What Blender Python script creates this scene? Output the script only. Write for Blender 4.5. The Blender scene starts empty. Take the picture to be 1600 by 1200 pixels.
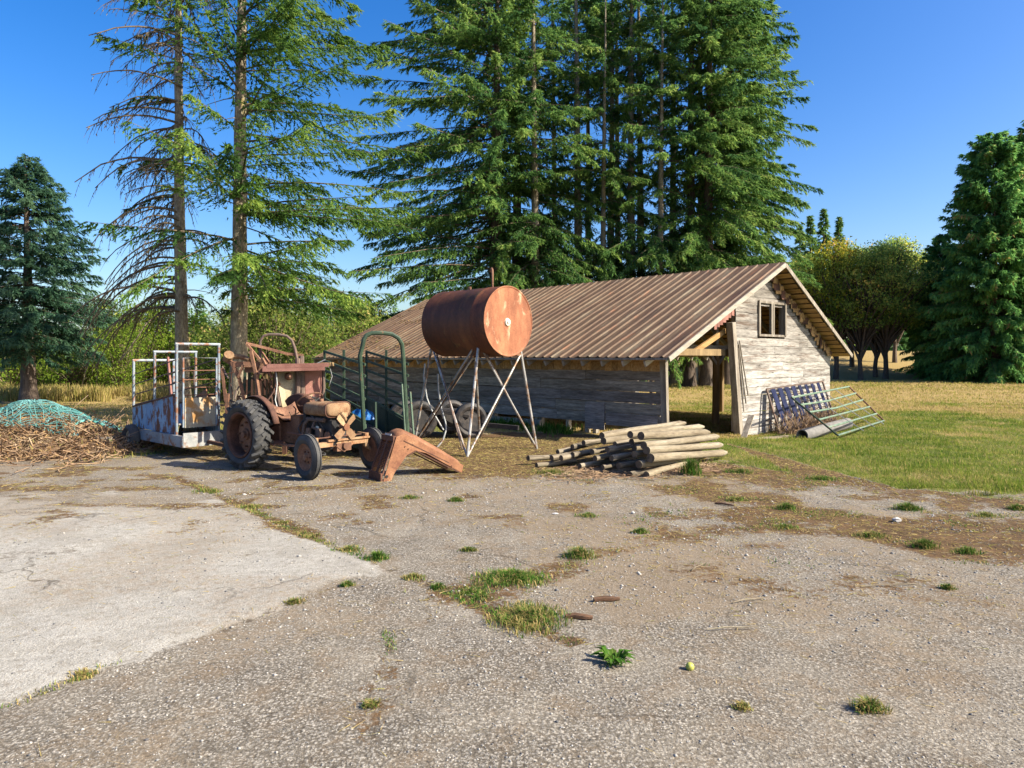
import bpy, math, random
import numpy as np
from mathutils import Vector, Matrix

# ------------------------------------------------------------ camera, sky, sun, exposure
S = bpy.context.scene
COL = S.collection
FPX, HZ, CAMH = 1100.0, 560.0, 1.85
cd = bpy.data.cameras.new("camera"); cam = bpy.data.objects.new("camera", cd); COL.objects.link(cam)
cam.location = (0, 0, CAMH); cam.rotation_euler = (math.pi/2, 0, 0)
cd.sensor_width = 36; cd.lens = 36*FPX/1600; cd.shift_y = -(600-HZ)/1600
cd.clip_start = .05; cd.clip_end = 3000
S.camera = cam

SUN_EL, SUN_AZ = math.radians(36), math.radians(108)      # azimuth from +Y towards +X
W = bpy.data.worlds.new("World"); S.world = W; W.use_nodes = True
wn = W.node_tree.nodes; wl = W.node_tree.links
for n in list(wn): wn.remove(n)
sky = wn.new("ShaderNodeTexSky"); sky.sky_type = 'NISHITA'; sky.sun_disc = False
sky.sun_elevation = SUN_EL; sky.sun_rotation = SUN_AZ
sky.air_density = 1.0; sky.dust_density = 2.2; sky.ozone_density = 2.4; sky.altitude = 100
hs = wn.new("ShaderNodeHueSaturation"); hs.inputs['Saturation'].default_value = 1.46
hs.inputs['Hue'].default_value = .511
bg = wn.new("ShaderNodeBackground"); bg.inputs['Strength'].default_value = .095
wo = wn.new("ShaderNodeOutputWorld")
wl.new(sky.outputs[0], hs.inputs['Color']); wl.new(hs.outputs[0], bg.inputs['Color']); wl.new(bg.outputs[0], wo.inputs[0])
sl = bpy.data.lights.new("sun", 'SUN'); sl.energy = 4.6; sl.angle = math.radians(.5); sl.color = (1, .91, .75)
so = bpy.data.objects.new("sun", sl); COL.objects.link(so)
sd = Vector((math.sin(SUN_AZ)*math.cos(SUN_EL), math.cos(SUN_AZ)*math.cos(SUN_EL), math.sin(SUN_EL)))
so.rotation_euler = sd.to_track_quat('Z', 'Y').to_euler(); so.location = (30, -10, 30)
S.view_settings.view_transform = 'Standard'; S.view_settings.look = 'None'
S.view_settings.gamma = 1; S.view_settings.use_curve_mapping = False
S.view_settings.exposure = 1.34
S.render.engine = 'CYCLES'
S.cycles.max_bounces = 7; S.cycles.diffuse_bounces = 4; S.cycles.transparent_max_bounces = 8

# ------------------------------------------------------------ helpers
rnd = random.Random(7)
def R3(a): return math.radians(a)
def hash2(ix, iy, s):
    n = (ix*374761393 + iy*668265263 + s*2147483647) & 0xffffffff
    n = ((n ^ (n >> 13))*1274126177) & 0xffffffff
    return ((n ^ (n >> 16)) & 0xffff)/65535.0
def vnoise(x, y, s=0):
    x = np.asarray(x, float); y = np.asarray(y, float)
    ix = np.floor(x).astype(np.int64); iy = np.floor(y).astype(np.int64)
    fx = x-ix; fy = y-iy; fx = fx*fx*(3-2*fx); fy = fy*fy*(3-2*fy)
    a = hash2(ix, iy, s); b = hash2(ix+1, iy, s); c = hash2(ix, iy+1, s); d = hash2(ix+1, iy+1, s)
    return (a*(1-fx)+b*fx)*(1-fy)+(c*(1-fx)+d*fx)*fy
def fbm(x, y, s=0, o=4):
    t = 0; a = .5; f = 1
    for k in range(o):
        t = t+a*vnoise(np.asarray(x)*f+17*k, np.asarray(y)*f+31*k, s+k); a *= .5; f *= 2
    return t/(1-.5**o)
def sst(a, b, x):
    t = np.clip((np.asarray(x, float)-a)/(b-a), 0, 1); return t*t*(3-2*t)
def ground_z(x, y):
    x = np.asarray(x, float); y = np.asarray(y, float)
    z = -.14*np.exp(-(((x-7.2)/2.6)**2+((y-18.2)/2.6)**2))
    z = z+.02*(fbm(x*.5, y*.5, 5, 3)-.5)*sst(9, 14, y)
    z = z+.25*(fbm(x*.08, y*.08, 9, 2)-.5)*sst(26, 40, y)
    z = z+.13*np.clip(y-58, 0, 21)*sst(57, 66, y)*sst(2, 18, x)*(1-.35*sst(85, 130, y))
    return z
def gz(x, y): return float(ground_z(x, y))
def P(px, py, Y): return Vector(((px-800)/FPX*Y, Y, CAMH-(py-HZ)/FPX*Y))
def PG(px, py):
    Y = CAMH*FPX/(py-HZ); return Vector(((px-800)/FPX*Y, Y, gz((px-800)/FPX*Y, Y)))

def tag(o, label=None, cat=None, group=None, kind=None):
    if label: o["label"] = label
    if cat: o["category"] = cat
    if group: o["group"] = group
    if kind: o["kind"] = kind
    return o
def thing(name, label, cat, loc=(0, 0, 0), rz=0, group=None):
    o = bpy.data.objects.new(name, None); COL.objects.link(o); o.empty_display_size = .2
    o.location = loc; o.rotation_euler = (0, 0, rz)
    return tag(o, label, cat, group)
def world_of(o):
    m = Matrix.LocRotScale(o.location, o.rotation_euler, o.scale)
    return world_of(o.parent) @ m if o.parent else m
def kids(o): return [c for c in bpy.data.objects if c.parent == o]
def dup(o, parent=None, tree=None):
    c = o.copy(); COL.objects.link(c)
    if parent: c.parent = parent
    for ch in kids_of.get(o.name, []):
        dup(ch, c)
    return c
kids_of = {}
def adopt(o, parent):
    if parent is not None:
        o.parent = parent; kids_of.setdefault(parent.name, []).append(o)

def frame_from(z, up=Vector((0, 0, 1))):
    z = Vector(z).normalized()
    if abs(z.dot(up)) > .98: up = Vector((1, 0, 0))
    x = up.cross(z).normalized(); return x, z.cross(x), z
class MB:
    def __init__(s): s.v = []; s.f = []; s.m = []
    def add(s, vs, fs, m=0):
        o = len(s.v); s.v += [tuple(v) for v in vs]; s.f += [tuple(i+o for i in f) for f in fs]; s.m += [m]*len(fs)
        return s
    def box(s, c, d, R=None, m=0, j=0):
        vs = []
        for x in (-.5, .5):
            for y in (-.5, .5):
                for z in (-.5, .5):
                    p = Vector((x*d[0]+rnd.uniform(-j, j), y*d[1]+rnd.uniform(-j, j), z*d[2]+rnd.uniform(-j, j)))
                    vs.append((R @ p if R else p)+Vector(c))
        return s.add(vs, [(0, 1, 3, 2), (4, 6, 7, 5), (0, 4, 5, 1), (2, 3, 7, 6), (0, 2, 6, 4), (1, 5, 7, 3)], m)
    def bar(s, p, q, w, h, up=Vector((0, 0, 1)), m=0):
        p = Vector(p); q = Vector(q); x, y, z = frame_from(q-p, up)
        vs = [b+x*(i*w/2)+y*(k*h/2) for b in (p, q) for i, k in ((-1, -1), (1, -1), (1, 1), (-1, 1))]
        return s.add(vs, [(3, 2, 1, 0), (4, 5, 6, 7), (0, 1, 5, 4), (1, 2, 6, 5), (2, 3, 7, 6), (3, 0, 4, 7)], m)
    def cyl(s, p, q, r, r2=None, n=10, m=0):
        return s.tube([p, q], [r, r if r2 is None else r2], n, m)
    def tube(s, pts, r, n=8, m=0, close=False):
        pts = [Vector(p) for p in pts]; k = len(pts)
        rr = r if isinstance(r, (list, tuple)) else [r]*k
        vs = []; px = None
        for i, p in enumerate(pts):
            if close: t = pts[(i+1) % k]-pts[i-1]
            else: t = pts[min(i+1, k-1)]-pts[max(i-1, 0)]
            t.normalize()
            if px is None: px, py, _ = frame_from(t)
            else:
                px = (px-t*px.dot(t)).normalized(); py = t.cross(px)
            for a in range(n):
                an = 2*math.pi*a/n; vs.append(p+(px*math.cos(an)+py*math.sin(an))*rr[i])
        fs = []
        for i in range(k if close else k-1):
            i2 = (i+1) % k
            for a in range(n):
                b = (a+1) % n; fs.append((i*n+a, i*n+b, i2*n+b, i2*n+a))
        if not close: fs += [tuple(reversed(range(n))), tuple((k-1)*n+a for a in range(n))]
        return s.add(vs, fs, m)
    def lathe(s, prof, c, axis, n=24, m=0, closed=True):
        x, y, z = frame_from(axis); c = Vector(c); k = len(prof); vs = []
        for a in range(n):
            an = 2*math.pi*a/n; d = x*math.cos(an)+y*math.sin(an)
            for (r, t) in prof: vs.append(c+d*r+z*t)
        fs = []
        for a in range(n):
            b = (a+1) % n
            for i in range(k if closed else k-1):
                j = (i+1) % k; fs.append((a*k+i, b*k+i, b*k+j, a*k+j))
        return s.add(vs, fs, m)
    def prism(s, poly, t, M, m=0):                       # polygon in local xz, thickness t along local y
        n = len(poly); vs = [M @ Vector((x, -t/2, z)) for x, z in poly]+[M @ Vector((x, t/2, z)) for x, z in poly]
        fs = [tuple(range(n)), tuple(reversed(range(n, 2*n)))]+[(i, n+i, n+(i+1) % n, (i+1) % n) for i in range(n)]
        return s.add(vs, fs, m)
    def build(s, name, mt, parent=None, world=False, smooth=True, loc=None, rot=None, angle=32):
        me = bpy.data.meshes.new(name)
        vs = s.v
        if world and parent is not None:
            I = world_of(parent).inverted(); vs = [tuple(I @ Vector(v)) for v in vs]
        me.from_pydata(vs, [], s.f)
        for x in (mt if isinstance(mt, (list, tuple)) else [mt]): me.materials.append(x)
        if isinstance(mt, (list, tuple)): me.polygons.foreach_set('material_index', s.m)
        me.update()
        import bmesh
        b = bmesh.new(); b.from_mesh(me); bmesh.ops.recalc_face_normals(b, faces=b.faces); b.to_mesh(me); b.free()
        if smooth:
            me.polygons.foreach_set('use_smooth', [True]*len(me.polygons))
            me.set_sharp_from_angle(angle=R3(angle))
        o = bpy.data.objects.new(name, me); COL.objects.link(o)
        if loc is not None: o.location = loc
        if rot is not None: o.rotation_euler = rot
        adopt(o, parent)
        return o

def np_mesh(name, V, tris=None, quads=None, attrs=None, mats=(), mat_idx=None, smooth=False, parent=None, link=True):
    me = bpy.data.meshes.new(name); V = np.asarray(V, np.float32)
    nt = 0 if tris is None else len(tris); nq = 0 if quads is None else len(quads)
    me.vertices.add(len(V)); me.vertices.foreach_set('co', V.ravel())
    lp = []
    if nt: lp.append(np.asarray(tris, np.int32).ravel())
    if nq: lp.append(np.asarray(quads, np.int32).ravel())
    lp = np.concatenate(lp); me.loops.add(len(lp)); me.loops.foreach_set('vertex_index', lp)
    me.polygons.add(nt+nq)
    st = np.concatenate([np.arange(nt)*3, nt*3+np.arange(nq)*4]).astype(np.int32)
    me.polygons.foreach_set('loop_start', st)
    for m in mats: me.materials.append(m)
    if mat_idx is not None: me.polygons.foreach_set('material_index', np.asarray(mat_idx, np.int32))
    if smooth: me.polygons.foreach_set('use_smooth', np.ones(nt+nq, bool))
    for k, a in (attrs or {}).items():
        at = me.attributes.new(k, 'FLOAT', 'POINT'); at.data.foreach_set('value', np.asarray(a, np.float32))
    me.update(calc_edges=True); me.validate()
    if not link: return me
    o = bpy.data.objects.new(name, me); COL.objects.link(o); adopt(o, parent)
    return o
def obj_of(name, me, parent=None):
    o = bpy.data.objects.new(name, me); COL.objects.link(o); adopt(o, parent); return o

# ------------------------------------------------------------ materials
def new_mat(name):
    m = bpy.data.materials.new(name); m.use_nodes = True
    nt = m.node_tree
    for n in list(nt.nodes): nt.nodes.remove(n)
    out = nt.nodes.new('ShaderNodeOutputMaterial')
    return m, nt, out
def ramp(nt, fac, stops, interp='LINEAR'):
    r = nt.nodes.new('ShaderNodeValToRGB'); e = r.color_ramp; e.interpolation = interp
    while len(e.elements) < len(stops): e.elements.new(.5)
    for el, (p, c) in zip(e.elements, stops):
        el.position = p; el.color = (*c, 1) if len(c) == 3 else c
    if fac is not None: nt.links.new(fac, r.inputs[0])
    return r.outputs[0]
def g3(v): return (v, v, v)
def noise(nt, vec, scale, detail=4, rough=.6, dist=0):
    n = nt.nodes.new('ShaderNodeTexNoise'); n.inputs['Scale'].default_value = scale; n.inputs['Detail'].default_value = detail
    n.inputs['Roughness'].default_value = rough; n.inputs['Distortion'].default_value = dist
    if vec is not None: nt.links.new(vec, n.inputs['Vector'])
    return n.outputs[0]
def mixc(nt, fac, a, b, mode='MIX'):
    n = nt.nodes.new('ShaderNodeMix'); n.data_type = 'RGBA'; n.blend_type = mode
    for v, i in ((fac, 0), (a, 6), (b, 7)):
        if isinstance(v, (int, float)): n.inputs[i].default_value = v
        elif isinstance(v, tuple): n.inputs[i].default_value = (*v, 1)
        else: nt.links.new(v, n.inputs[i])
    return n.outputs[2]
def mth(nt, op, a, b=0.0, c=None):
    n = nt.nodes.new('ShaderNodeMath'); n.operation = op
    for i, v in enumerate((a, b) if c is None else (a, b, c)):
        if isinstance(v, (int, float)): n.inputs[i].default_value = v
        else: nt.links.new(v, n.inputs[i])
    return n.outputs[0]
def attr(nt, name):
    a = nt.nodes.new('ShaderNodeAttribute'); a.attribute_name = name; return a.outputs['Fac']
def coords(nt, stretch=(1, 1, 1), world=False):
    if world:
        g = nt.nodes.new('ShaderNodeNewGeometry'); v = g.outputs['Position']
    else:
        t = nt.nodes.new('ShaderNodeTexCoord'); v = t.outputs['Object']
        oi = nt.nodes.new('ShaderNodeObjectInfo')
        mu = nt.nodes.new('ShaderNodeVectorMath'); mu.operation = 'SCALE'; mu.inputs[0].default_value = (37, 53, 71)
        nt.links.new(oi.outputs['Random'], mu.inputs['Scale'])
        ad = nt.nodes.new('ShaderNodeVectorMath'); ad.operation = 'ADD'
        nt.links.new(v, ad.inputs[0]); nt.links.new(mu.outputs[0], ad.inputs[1]); v = ad.outputs[0]
    if stretch != (1, 1, 1):
        mp = nt.nodes.new('ShaderNodeVectorMath'); mp.operation = 'MULTIPLY'; mp.inputs[1].default_value = stretch
        nt.links.new(v, mp.inputs[0]); v = mp.outputs[0]
    return v
def surf(name, stops, scale=3, fine=40, fine_amt=.35, patches=(), rough=.85, metal=0, bump=.25, bdist=.01,
         stretch=(1, 1, 1), rand=.2, tint=False, spec=.3):
    m, nt, out = new_mat(name); v = coords(nt, stretch)
    c = ramp(nt, noise(nt, v, scale, 5, .65), stops)
    for (pc, ps, p0, p1) in patches:
        f = ramp(nt, noise(nt, v, ps, 6, .7, .4), [(p0, g3(0)), (p1, g3(1))])
        c = mixc(nt, f, c, pc)
    fn = noise(nt, v, fine, 3, .7)
    c = mixc(nt, 1.0, c, ramp(nt, fn, [(.25, g3(1-fine_amt)), (.75, g3(1+fine_amt*.6))]), 'MULTIPLY')
    oi = nt.nodes.new('ShaderNodeObjectInfo')
    if rand:
        c = mixc(nt, 1.0, c, ramp(nt, oi.outputs['Random'], [(0, g3(1-rand)), (1, g3(1+rand))]), 'MULTIPLY')
    if tint: c = mixc(nt, 1.0, c, oi.outputs['Color'], 'MULTIPLY')
    b = nt.nodes.new('ShaderNodeBsdfPrincipled'); nt.links.new(c, b.inputs['Base Color'])
    b.inputs['Roughness'].default_value = rough; b.inputs['Metallic'].default_value = metal
    b.inputs['Specular IOR Level'].default_value = spec
    if bump:
        bp = nt.nodes.new('ShaderNodeBump'); bp.inputs['Strength'].default_value = bump; bp.inputs['Distance'].default_value = bdist
        nt.links.new(fn, bp.inputs['Height']); nt.links.new(bp.outputs[0], b.inputs['Normal'])
    nt.links.new(b.outputs[0], out.inputs[0])
    return m
def leafmat(name, stops, trans=.3, rand=.12, rough=.6):
    m, nt, out = new_mat(name)
    c = ramp(nt, attr(nt, 'tint'), stops)
    oi = nt.nodes.new('ShaderNodeObjectInfo')
    c = mixc(nt, 1.0, c, ramp(nt, oi.outputs['Random'], [(0, g3(1-rand)), (1, g3(1+rand))]), 'MULTIPLY')
    d = nt.nodes.new('ShaderNodeBsdfDiffuse'); t = nt.nodes.new('ShaderNodeBsdfTranslucent'); mx = nt.nodes.new('ShaderNodeMixShader')
    nt.links.new(c, d.inputs[0]); nt.links.new(c, t.inputs[0]); mx.inputs[0].default_value = trans
    nt.links.new(d.outputs[0], mx.inputs[1]); nt.links.new(t.outputs[0], mx.inputs[2]); nt.links.new(mx.outputs[0], out.inputs[0])
    return m

M = {}
M['rust'] = surf('rust', [(0.3, (0.0838, 0.0443, 0.03)), (0.5, (0.1999, 0.0994, 0.0599)), (0.7, (0.3038, 0.1746, 0.1064))], 2.5, 45, .45, [((.06, .035, .025), 5, .56, .7)])
M['tank_rust'] = surf('tank_rust', [(.3, (.055, .022, .014)), (.5, (.105, .036, .019)), (.72, (.19, .07, .03))], 1.1, 30, .35, [((.23, .16, .06), 2.4, .60, .76), ((.03, .02, .016), 3.0, .55, .72)], rough=.62, bump=.15, rand=0, stretch=(2.2, 1.6, .7))
M['cap_rust'] = surf('cap_rust', [(0.3, (0.17, 0.0553, 0.0255)), (0.5, (0.2805, 0.1062, 0.051)), (0.7, (0.374, 0.1785, 0.085))], 1.6, 45, .35, [((.60, .42, .26), 2.2, .56, .72), ((.16, .06, .035), 4.5, .6, .72)], rough=.7, bump=.2, rand=0, stretch=(1, 1.7, .8))
M['orange_rust'] = surf('orange_rust', [(0.3, (0.1706, 0.0683, 0.0364)), (0.5, (0.2648, 0.1211, 0.0604)), (0.7, (0.3474, 0.1877, 0.0983))], 3, 50, .35, [((.12, .045, .028), 4, .54, .70), ((.50, .33, .17), 6, .64, .74)], rough=.7)
M['dark_rust'] = surf('dark_rust', [(.3, (.045, .025, .02)), (.7, (.15, .07, .045))], 5, 60, .4)
M['cream_rust'] = surf('cream_rust', [(.35, (.34, .28, .17)), (.6, (.42, .36, .24))], 3, 60, .35, [((.28, .10, .05), 5, .58, .66)])
M['red_rust'] = surf('red_rust', [(0.35, (0.1851, 0.0797, 0.0627)), (0.65, (0.2803, 0.1375, 0.1103))], 3, 60, .3, [((.42, .33, .2), 4, .62, .7)])
M['ochre_metal'] = surf('ochre_metal', [(0.3, (0.2257, 0.1264, 0.0668)), (0.7, (0.3358, 0.2233, 0.1239))], 5, 60, .35, [((.19, .08, .035), 6, .50, .64)])
M['blue_sheet'] = surf('blue_sheet', [(.35, (.13, .24, .40)), (.65, (.24, .35, .46))], 2, 60, .3, [((.13, .055, .03), 4.5, .49, .57), ((.03, .04, .05), 9, .62, .68)], stretch=(1.3, 1.3, .6))
M['pale_frame'] = surf('pale_frame', [(0.4, (0.1836, 0.2295, 0.2677)), (0.6, (0.2754, 0.3136, 0.3366))], 4, 60, .25, [((.22, .10, .055), 7, .50, .58)], rough=.5)
M['pale_sheet'] = surf('pale_sheet', [(0.35, (0.391, 0.3655, 0.272)), (0.65, (0.4675, 0.442, 0.357))], 2.5, 60, .2, [((.40, .21, .07), 3.5, .48, .62)])
M['grey_steel'] = surf('grey_steel', [(0.4, (0.2736, 0.288, 0.288)), (0.6, (0.3744, 0.3744, 0.36))], 5, 60, .25, [((.25, .13, .07), 6, .58, .68)], rough=.5, metal=.3)
M['silver_pipe'] = surf('silver_pipe', [(0.4, (0.304, 0.296, 0.276)), (0.6, (0.416, 0.4, 0.376))], 5, 60, .25, [((.20, .115, .065), 3.5, .48, .58)], rough=.45, metal=.35)
M['green_paint'] = surf('green_paint', [(.4, (.022, .042, .028)), (.65, (.045, .075, .045))], 3, 60, .3, [((.16, .085, .045), 6, .6, .68)], rough=.6)
M['pale_green'] = surf('pale_green', [(0.4, (0.102, 0.1615, 0.1105)), (0.65, (0.17, 0.238, 0.17))], 4, 60, .25, [((.24, .13, .08), 6, .58, .66)], rough=.6)
M['navy'] = surf('navy', [(.4, (.010, .014, .042)), (.65, (.022, .028, .068))], 4, 60, .3, [((.10, .07, .06), 6, .62, .7)], rough=.75, spec=.08)
M['brown_steel'] = surf('brown_steel', [(.4, (.10, .075, .065)), (.65, (.18, .12, .09))], 4, 60, .3)
M['rubber'] = surf('rubber', [(.35, (.035, .036, .038)), (.65, (.075, .073, .07))], 4, 60, .3, [((.15, .13, .11), 3, .60, .8)], rough=.85)
M['black_iron'] = surf('black_iron', [(.4, (.02, .02, .022)), (.65, (.06, .05, .045))], 8, 60, .4, rough=.6)
M['white_dial'] = surf('white_dial', [(0.4, (0.527, 0.4675, 0.357)), (0.6, (0.612, 0.561, 0.442))], 8, 60, .2)
M['teal_net'] = surf('teal_net', [(0.4, (0.0765, 0.289, 0.272)), (0.65, (0.221, 0.4675, 0.459))], 3, 60, .2, rand=0)
M['blue_tarp'] = surf('blue_tarp', [(.4, (.012, .09, .30)), (.65, (.025, .17, .46))], 6, 30, .2, rough=.4)
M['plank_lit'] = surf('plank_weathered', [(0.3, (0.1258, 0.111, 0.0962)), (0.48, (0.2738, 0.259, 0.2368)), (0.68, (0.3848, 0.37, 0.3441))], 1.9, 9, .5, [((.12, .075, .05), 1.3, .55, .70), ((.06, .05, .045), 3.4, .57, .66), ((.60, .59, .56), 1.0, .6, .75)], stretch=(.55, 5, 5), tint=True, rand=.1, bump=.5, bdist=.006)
M['plank_grey'] = surf('plank_grey', [(.3, (.12, .10, .08)), (.5, (.225, .195, .16)), (.7, (.36, .32, .27))], 1.9, 9, .55, [((.07, .06, .055), 2.0, .6, .72)], stretch=(.55, 5, 5), tint=True, rand=.22, bump=.5, bdist=.006)
M['shingle'] = surf('shingle', [(.3, (.24, .14, .06)), (.5, (.38, .23, .10)), (.7, (.46, .32, .16))], 2.5, 30, .35, [((.07, .05, .035), 2, .58, .75)], stretch=(6, 6, .7), rand=.3, bump=.4)
M['old_timber'] = surf('old_timber', [(0.3, (0.136, 0.1105, 0.085)), (0.5, (0.238, 0.204, 0.1615)), (0.7, (0.357, 0.323, 0.272))], 2, 30, .4, stretch=(5, 5, .6), rand=.15, bump=.5)
M['post_wood'] = surf('post_wood', [(.3, (.15, .10, .05)), (.6, (.26, .18, .09))], 2, 30, .4, stretch=(5, 5, .6), bump=.5)
M['sheathing'] = surf('sheathing', [(0.3, (0.247, 0.1377, 0.0522)), (0.5, (0.38, 0.2232, 0.0855)), (0.7, (0.456, 0.2945, 0.133))], 1.6, 26, .3, stretch=(.5, 5, 5), rand=.22)
M['rafter'] = surf('rafter', [(0.3, (0.255, 0.2175, 0.165)), (0.6, (0.375, 0.3375, 0.2775))], 2, 30, .3, stretch=(.6, 5, 5), rand=.18)
M['log'] = surf('log', [(0.3, (0.1394, 0.1105, 0.0684)), (0.5, (0.2281, 0.1875, 0.126)), (0.7, (0.2915, 0.2578, 0.1908))], 1.6, 14, .4, [((.11, .08, .05), 2.4, .54, .70), ((.22, .23, .11), 1.2, .60, .75)], stretch=(.5, 4, 4), rand=.12, bump=.4)
M['log_grey'] = surf('log_grey', [(0.3, (0.1275, 0.102, 0.068)), (0.5, (0.221, 0.1827, 0.1275)), (0.7, (0.323, 0.2805, 0.2125))], 1.6, 14, .4, [((.06, .045, .03), 2.4, .50, .66), ((.17, .17, .10), 1.2, .60, .75)], stretch=(.5, 4, 4), rand=.2, bump=.4)
M['log_end'] = surf('log_end', [(.35, (.07, .05, .035)), (.65, (.17, .12, .075))], 9, 40, .4)
M['culvert'] = surf('culvert', [(0.4, (0.1248, 0.1196, 0.1144)), (0.65, (0.1872, 0.1768, 0.1664))], 4, 40, .25)
M['bark_spruce'] = surf('bark_spruce', [(.3, (.13, .10, .07)), (.5, (.27, .225, .16)), (.7, (.42, .36, .25))], 5, 14, .55, [((.42, .34, .10), 2.2, .60, .72)], stretch=(2, 2, .8), bump=.8, bdist=.03)
M['bark_dark'] = surf('bark_dark', [(.35, (.07, .05, .04)), (.65, (.15, .115, .09))], 4, 18, .4, stretch=(3, 3, .6), bump=.8, bdist=.03)
M['limb_dead'] = surf('limb_dead', [(.3, (.09, .07, .05)), (.7, (.21, .165, .11))], 3, 40, .3, bump=0)
M['twig_live'] = surf('twig_live', [(.3, (.06, .045, .03)), (.7, (.15, .115, .075))], 3, 40, .3, bump=0)
M['twig_dead'] = surf('twig_dead', [(.3, (.14, .10, .07)), (.7, (.30, .24, .16))], 3, 40, .3, bump=0)
M['brush'] = surf('brush', [(0.25, (0.1275, 0.0723, 0.0467)), (0.5, (0.289, 0.187, 0.1105)), (0.72, (0.442, 0.3315, 0.204))], 1.2, 12, .4, bump=0, rand=0)
M['fruit'] = surf('fruit', [(0.4, (0.336, 0.368, 0.056)), (0.65, (0.416, 0.416, 0.096))], 20, 90, .2, rough=.4)
M['stone'] = surf('stone', [(.3, (.30, .29, .28)), (.7, (.62, .60, .57))], 9, 60, .3)
M['bark_chip'] = surf('bark_chip', [(.3, (.06, .035, .022)), (.7, (.17, .09, .05))], 14, 60, .4, stretch=(.6, 3, 3))
L = {}
L['spruce'] = leafmat('spruce_needles', [(0, (0.0403, 0.092, 0.0287)), (0.5, (0.1035, 0.1955, 0.0403)), (0.85, (0.23, 0.322, 0.0633)), (1, (0.299, 0.3795, 0.0805))], 0.5)
L['fir'] = leafmat('fir_needles', [(0, (0.0501, 0.1216, 0.0458)), (0.5, (0.1258, 0.2402, 0.0644)), (0.85, (0.2574, 0.3718, 0.0887)), (1, (0.3575, 0.4433, 0.1287))], 0.5)
L['bluefir'] = leafmat('blue_fir_needles', [(0, (0.0473, 0.1148, 0.0743)), (0.5, (0.1013, 0.2093, 0.1242)), (1, (0.2025, 0.3375, 0.189))], 0.5)
L['cedar'] = leafmat('cedar_sprays', [(0, (0.0653, 0.1734, 0.0571)), (0.5, (0.1387, 0.3162, 0.0918)), (0.9, (0.2652, 0.4692, 0.1326)), (1, (0.3876, 0.2856, 0.1224))], 0.5)
L['plum'] = leafmat('plum_leaves', [(0, (0.125, 0.2001, 0.05)), (0.5, (0.2668, 0.3835, 0.0834)), (0.8, (0.5503, 0.5336, 0.1167)), (1, (0.8337, 0.5336, 0.1167))], 0.6)
L['yellow'] = leafmat('yellow_leaves', [(0, (0.096, 0.156, 0.024)), (0.5, (0.264, 0.3, 0.036)), (0.85, (0.54, 0.432, 0.06)), (1, (0.6, 0.312, 0.072))], 0.55)
L['shrub'] = leafmat('shrub_leaves', [(0, (0.0765, 0.1445, 0.0213)), (0.5, (0.1785, 0.272, 0.034)), (0.85, (0.289, 0.357, 0.051)), (1, (0.374, 0.357, 0.085))], 0.5)
L['vine'] = leafmat('vine_leaves', [(0, (.07, .12, .03)), (.5, (.17, .24, .05)), (.85, (.32, .35, .08)), (1, (.44, .33, .13))], .45)
L['grass'] = leafmat('grass_blades', [(0, (0.0774, 0.1462, 0.0189)), (0.35, (0.172, 0.2322, 0.0344)), (0.6, (0.2838, 0.2838, 0.0688)), (0.8, (0.3956, 0.3096, 0.1118)), (1, (0.4472, 0.344, 0.1634))], 0.4, 0)
L['weed'] = leafmat('weed_leaves', [(0, (.03, .09, .015)), (.5, (.075, .165, .025)), (.8, (.17, .22, .05)), (1, (.42, .30, .13))], .3)
L['lichen'] = leafmat('lichen', [(0, (.12, .085, .055)), (.6, (.24, .19, .11)), (1, (.34, .30, .14))], .2)
# ------------------------------------------------------------ ground
def seg_d(x, y, pts):
    d = np.full(np.shape(x), 1e9)
    for (x0, y0), (x1, y1) in zip(pts[:-1], pts[1:]):
        vx, vy = x1-x0, y1-y0; t = np.clip(((x-x0)*vx+(y-y0)*vy)/(vx*vx+vy*vy), 0, 1)
        d = np.minimum(d, np.hypot(x-x0-t*vx, y-y0-t*vy))
    return d
def pl(*pp): return [tuple(PG(a, b).xy) for a, b in pp]
CRACK1 = pl((270, 745), (330, 768), (450, 822), (560, 868), (640, 902), (720, 932), (800, 968), (890, 1005))
CRACK2 = pl((560, 905), (460, 942), (350, 985), (150, 1050), (0, 1110))
CRACK3 = pl((600, 985), (612, 1010), (605, 1050), (582, 1100), (575, 1150))
CRACK4 = pl((700, 928), (800, 905), (930, 868), (1100, 832), (1290, 818))
GRASS_EDGE = pl((1128, 690), (1140, 722), (1250, 742), (1400, 762), (1500, 770), (1620, 778))
def grass_edge_y(x):
    xs = np.array([p[0] for p in GRASS_EDGE]); ys = np.array([p[1] for p in GRASS_EDGE])
    o = np.argsort(xs); return np.interp(x, xs[o], ys[o])
O_BARN = Vector((3.34, 15.0)); ED = Vector((.737, .676)); EU = Vector((-.676, .737))
def barn_du(x, y):
    rx, ry = x-O_BARN.x, y-O_BARN.y
    return rx*ED.x+ry*ED.y, rx*EU.x+ry*EU.y
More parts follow.
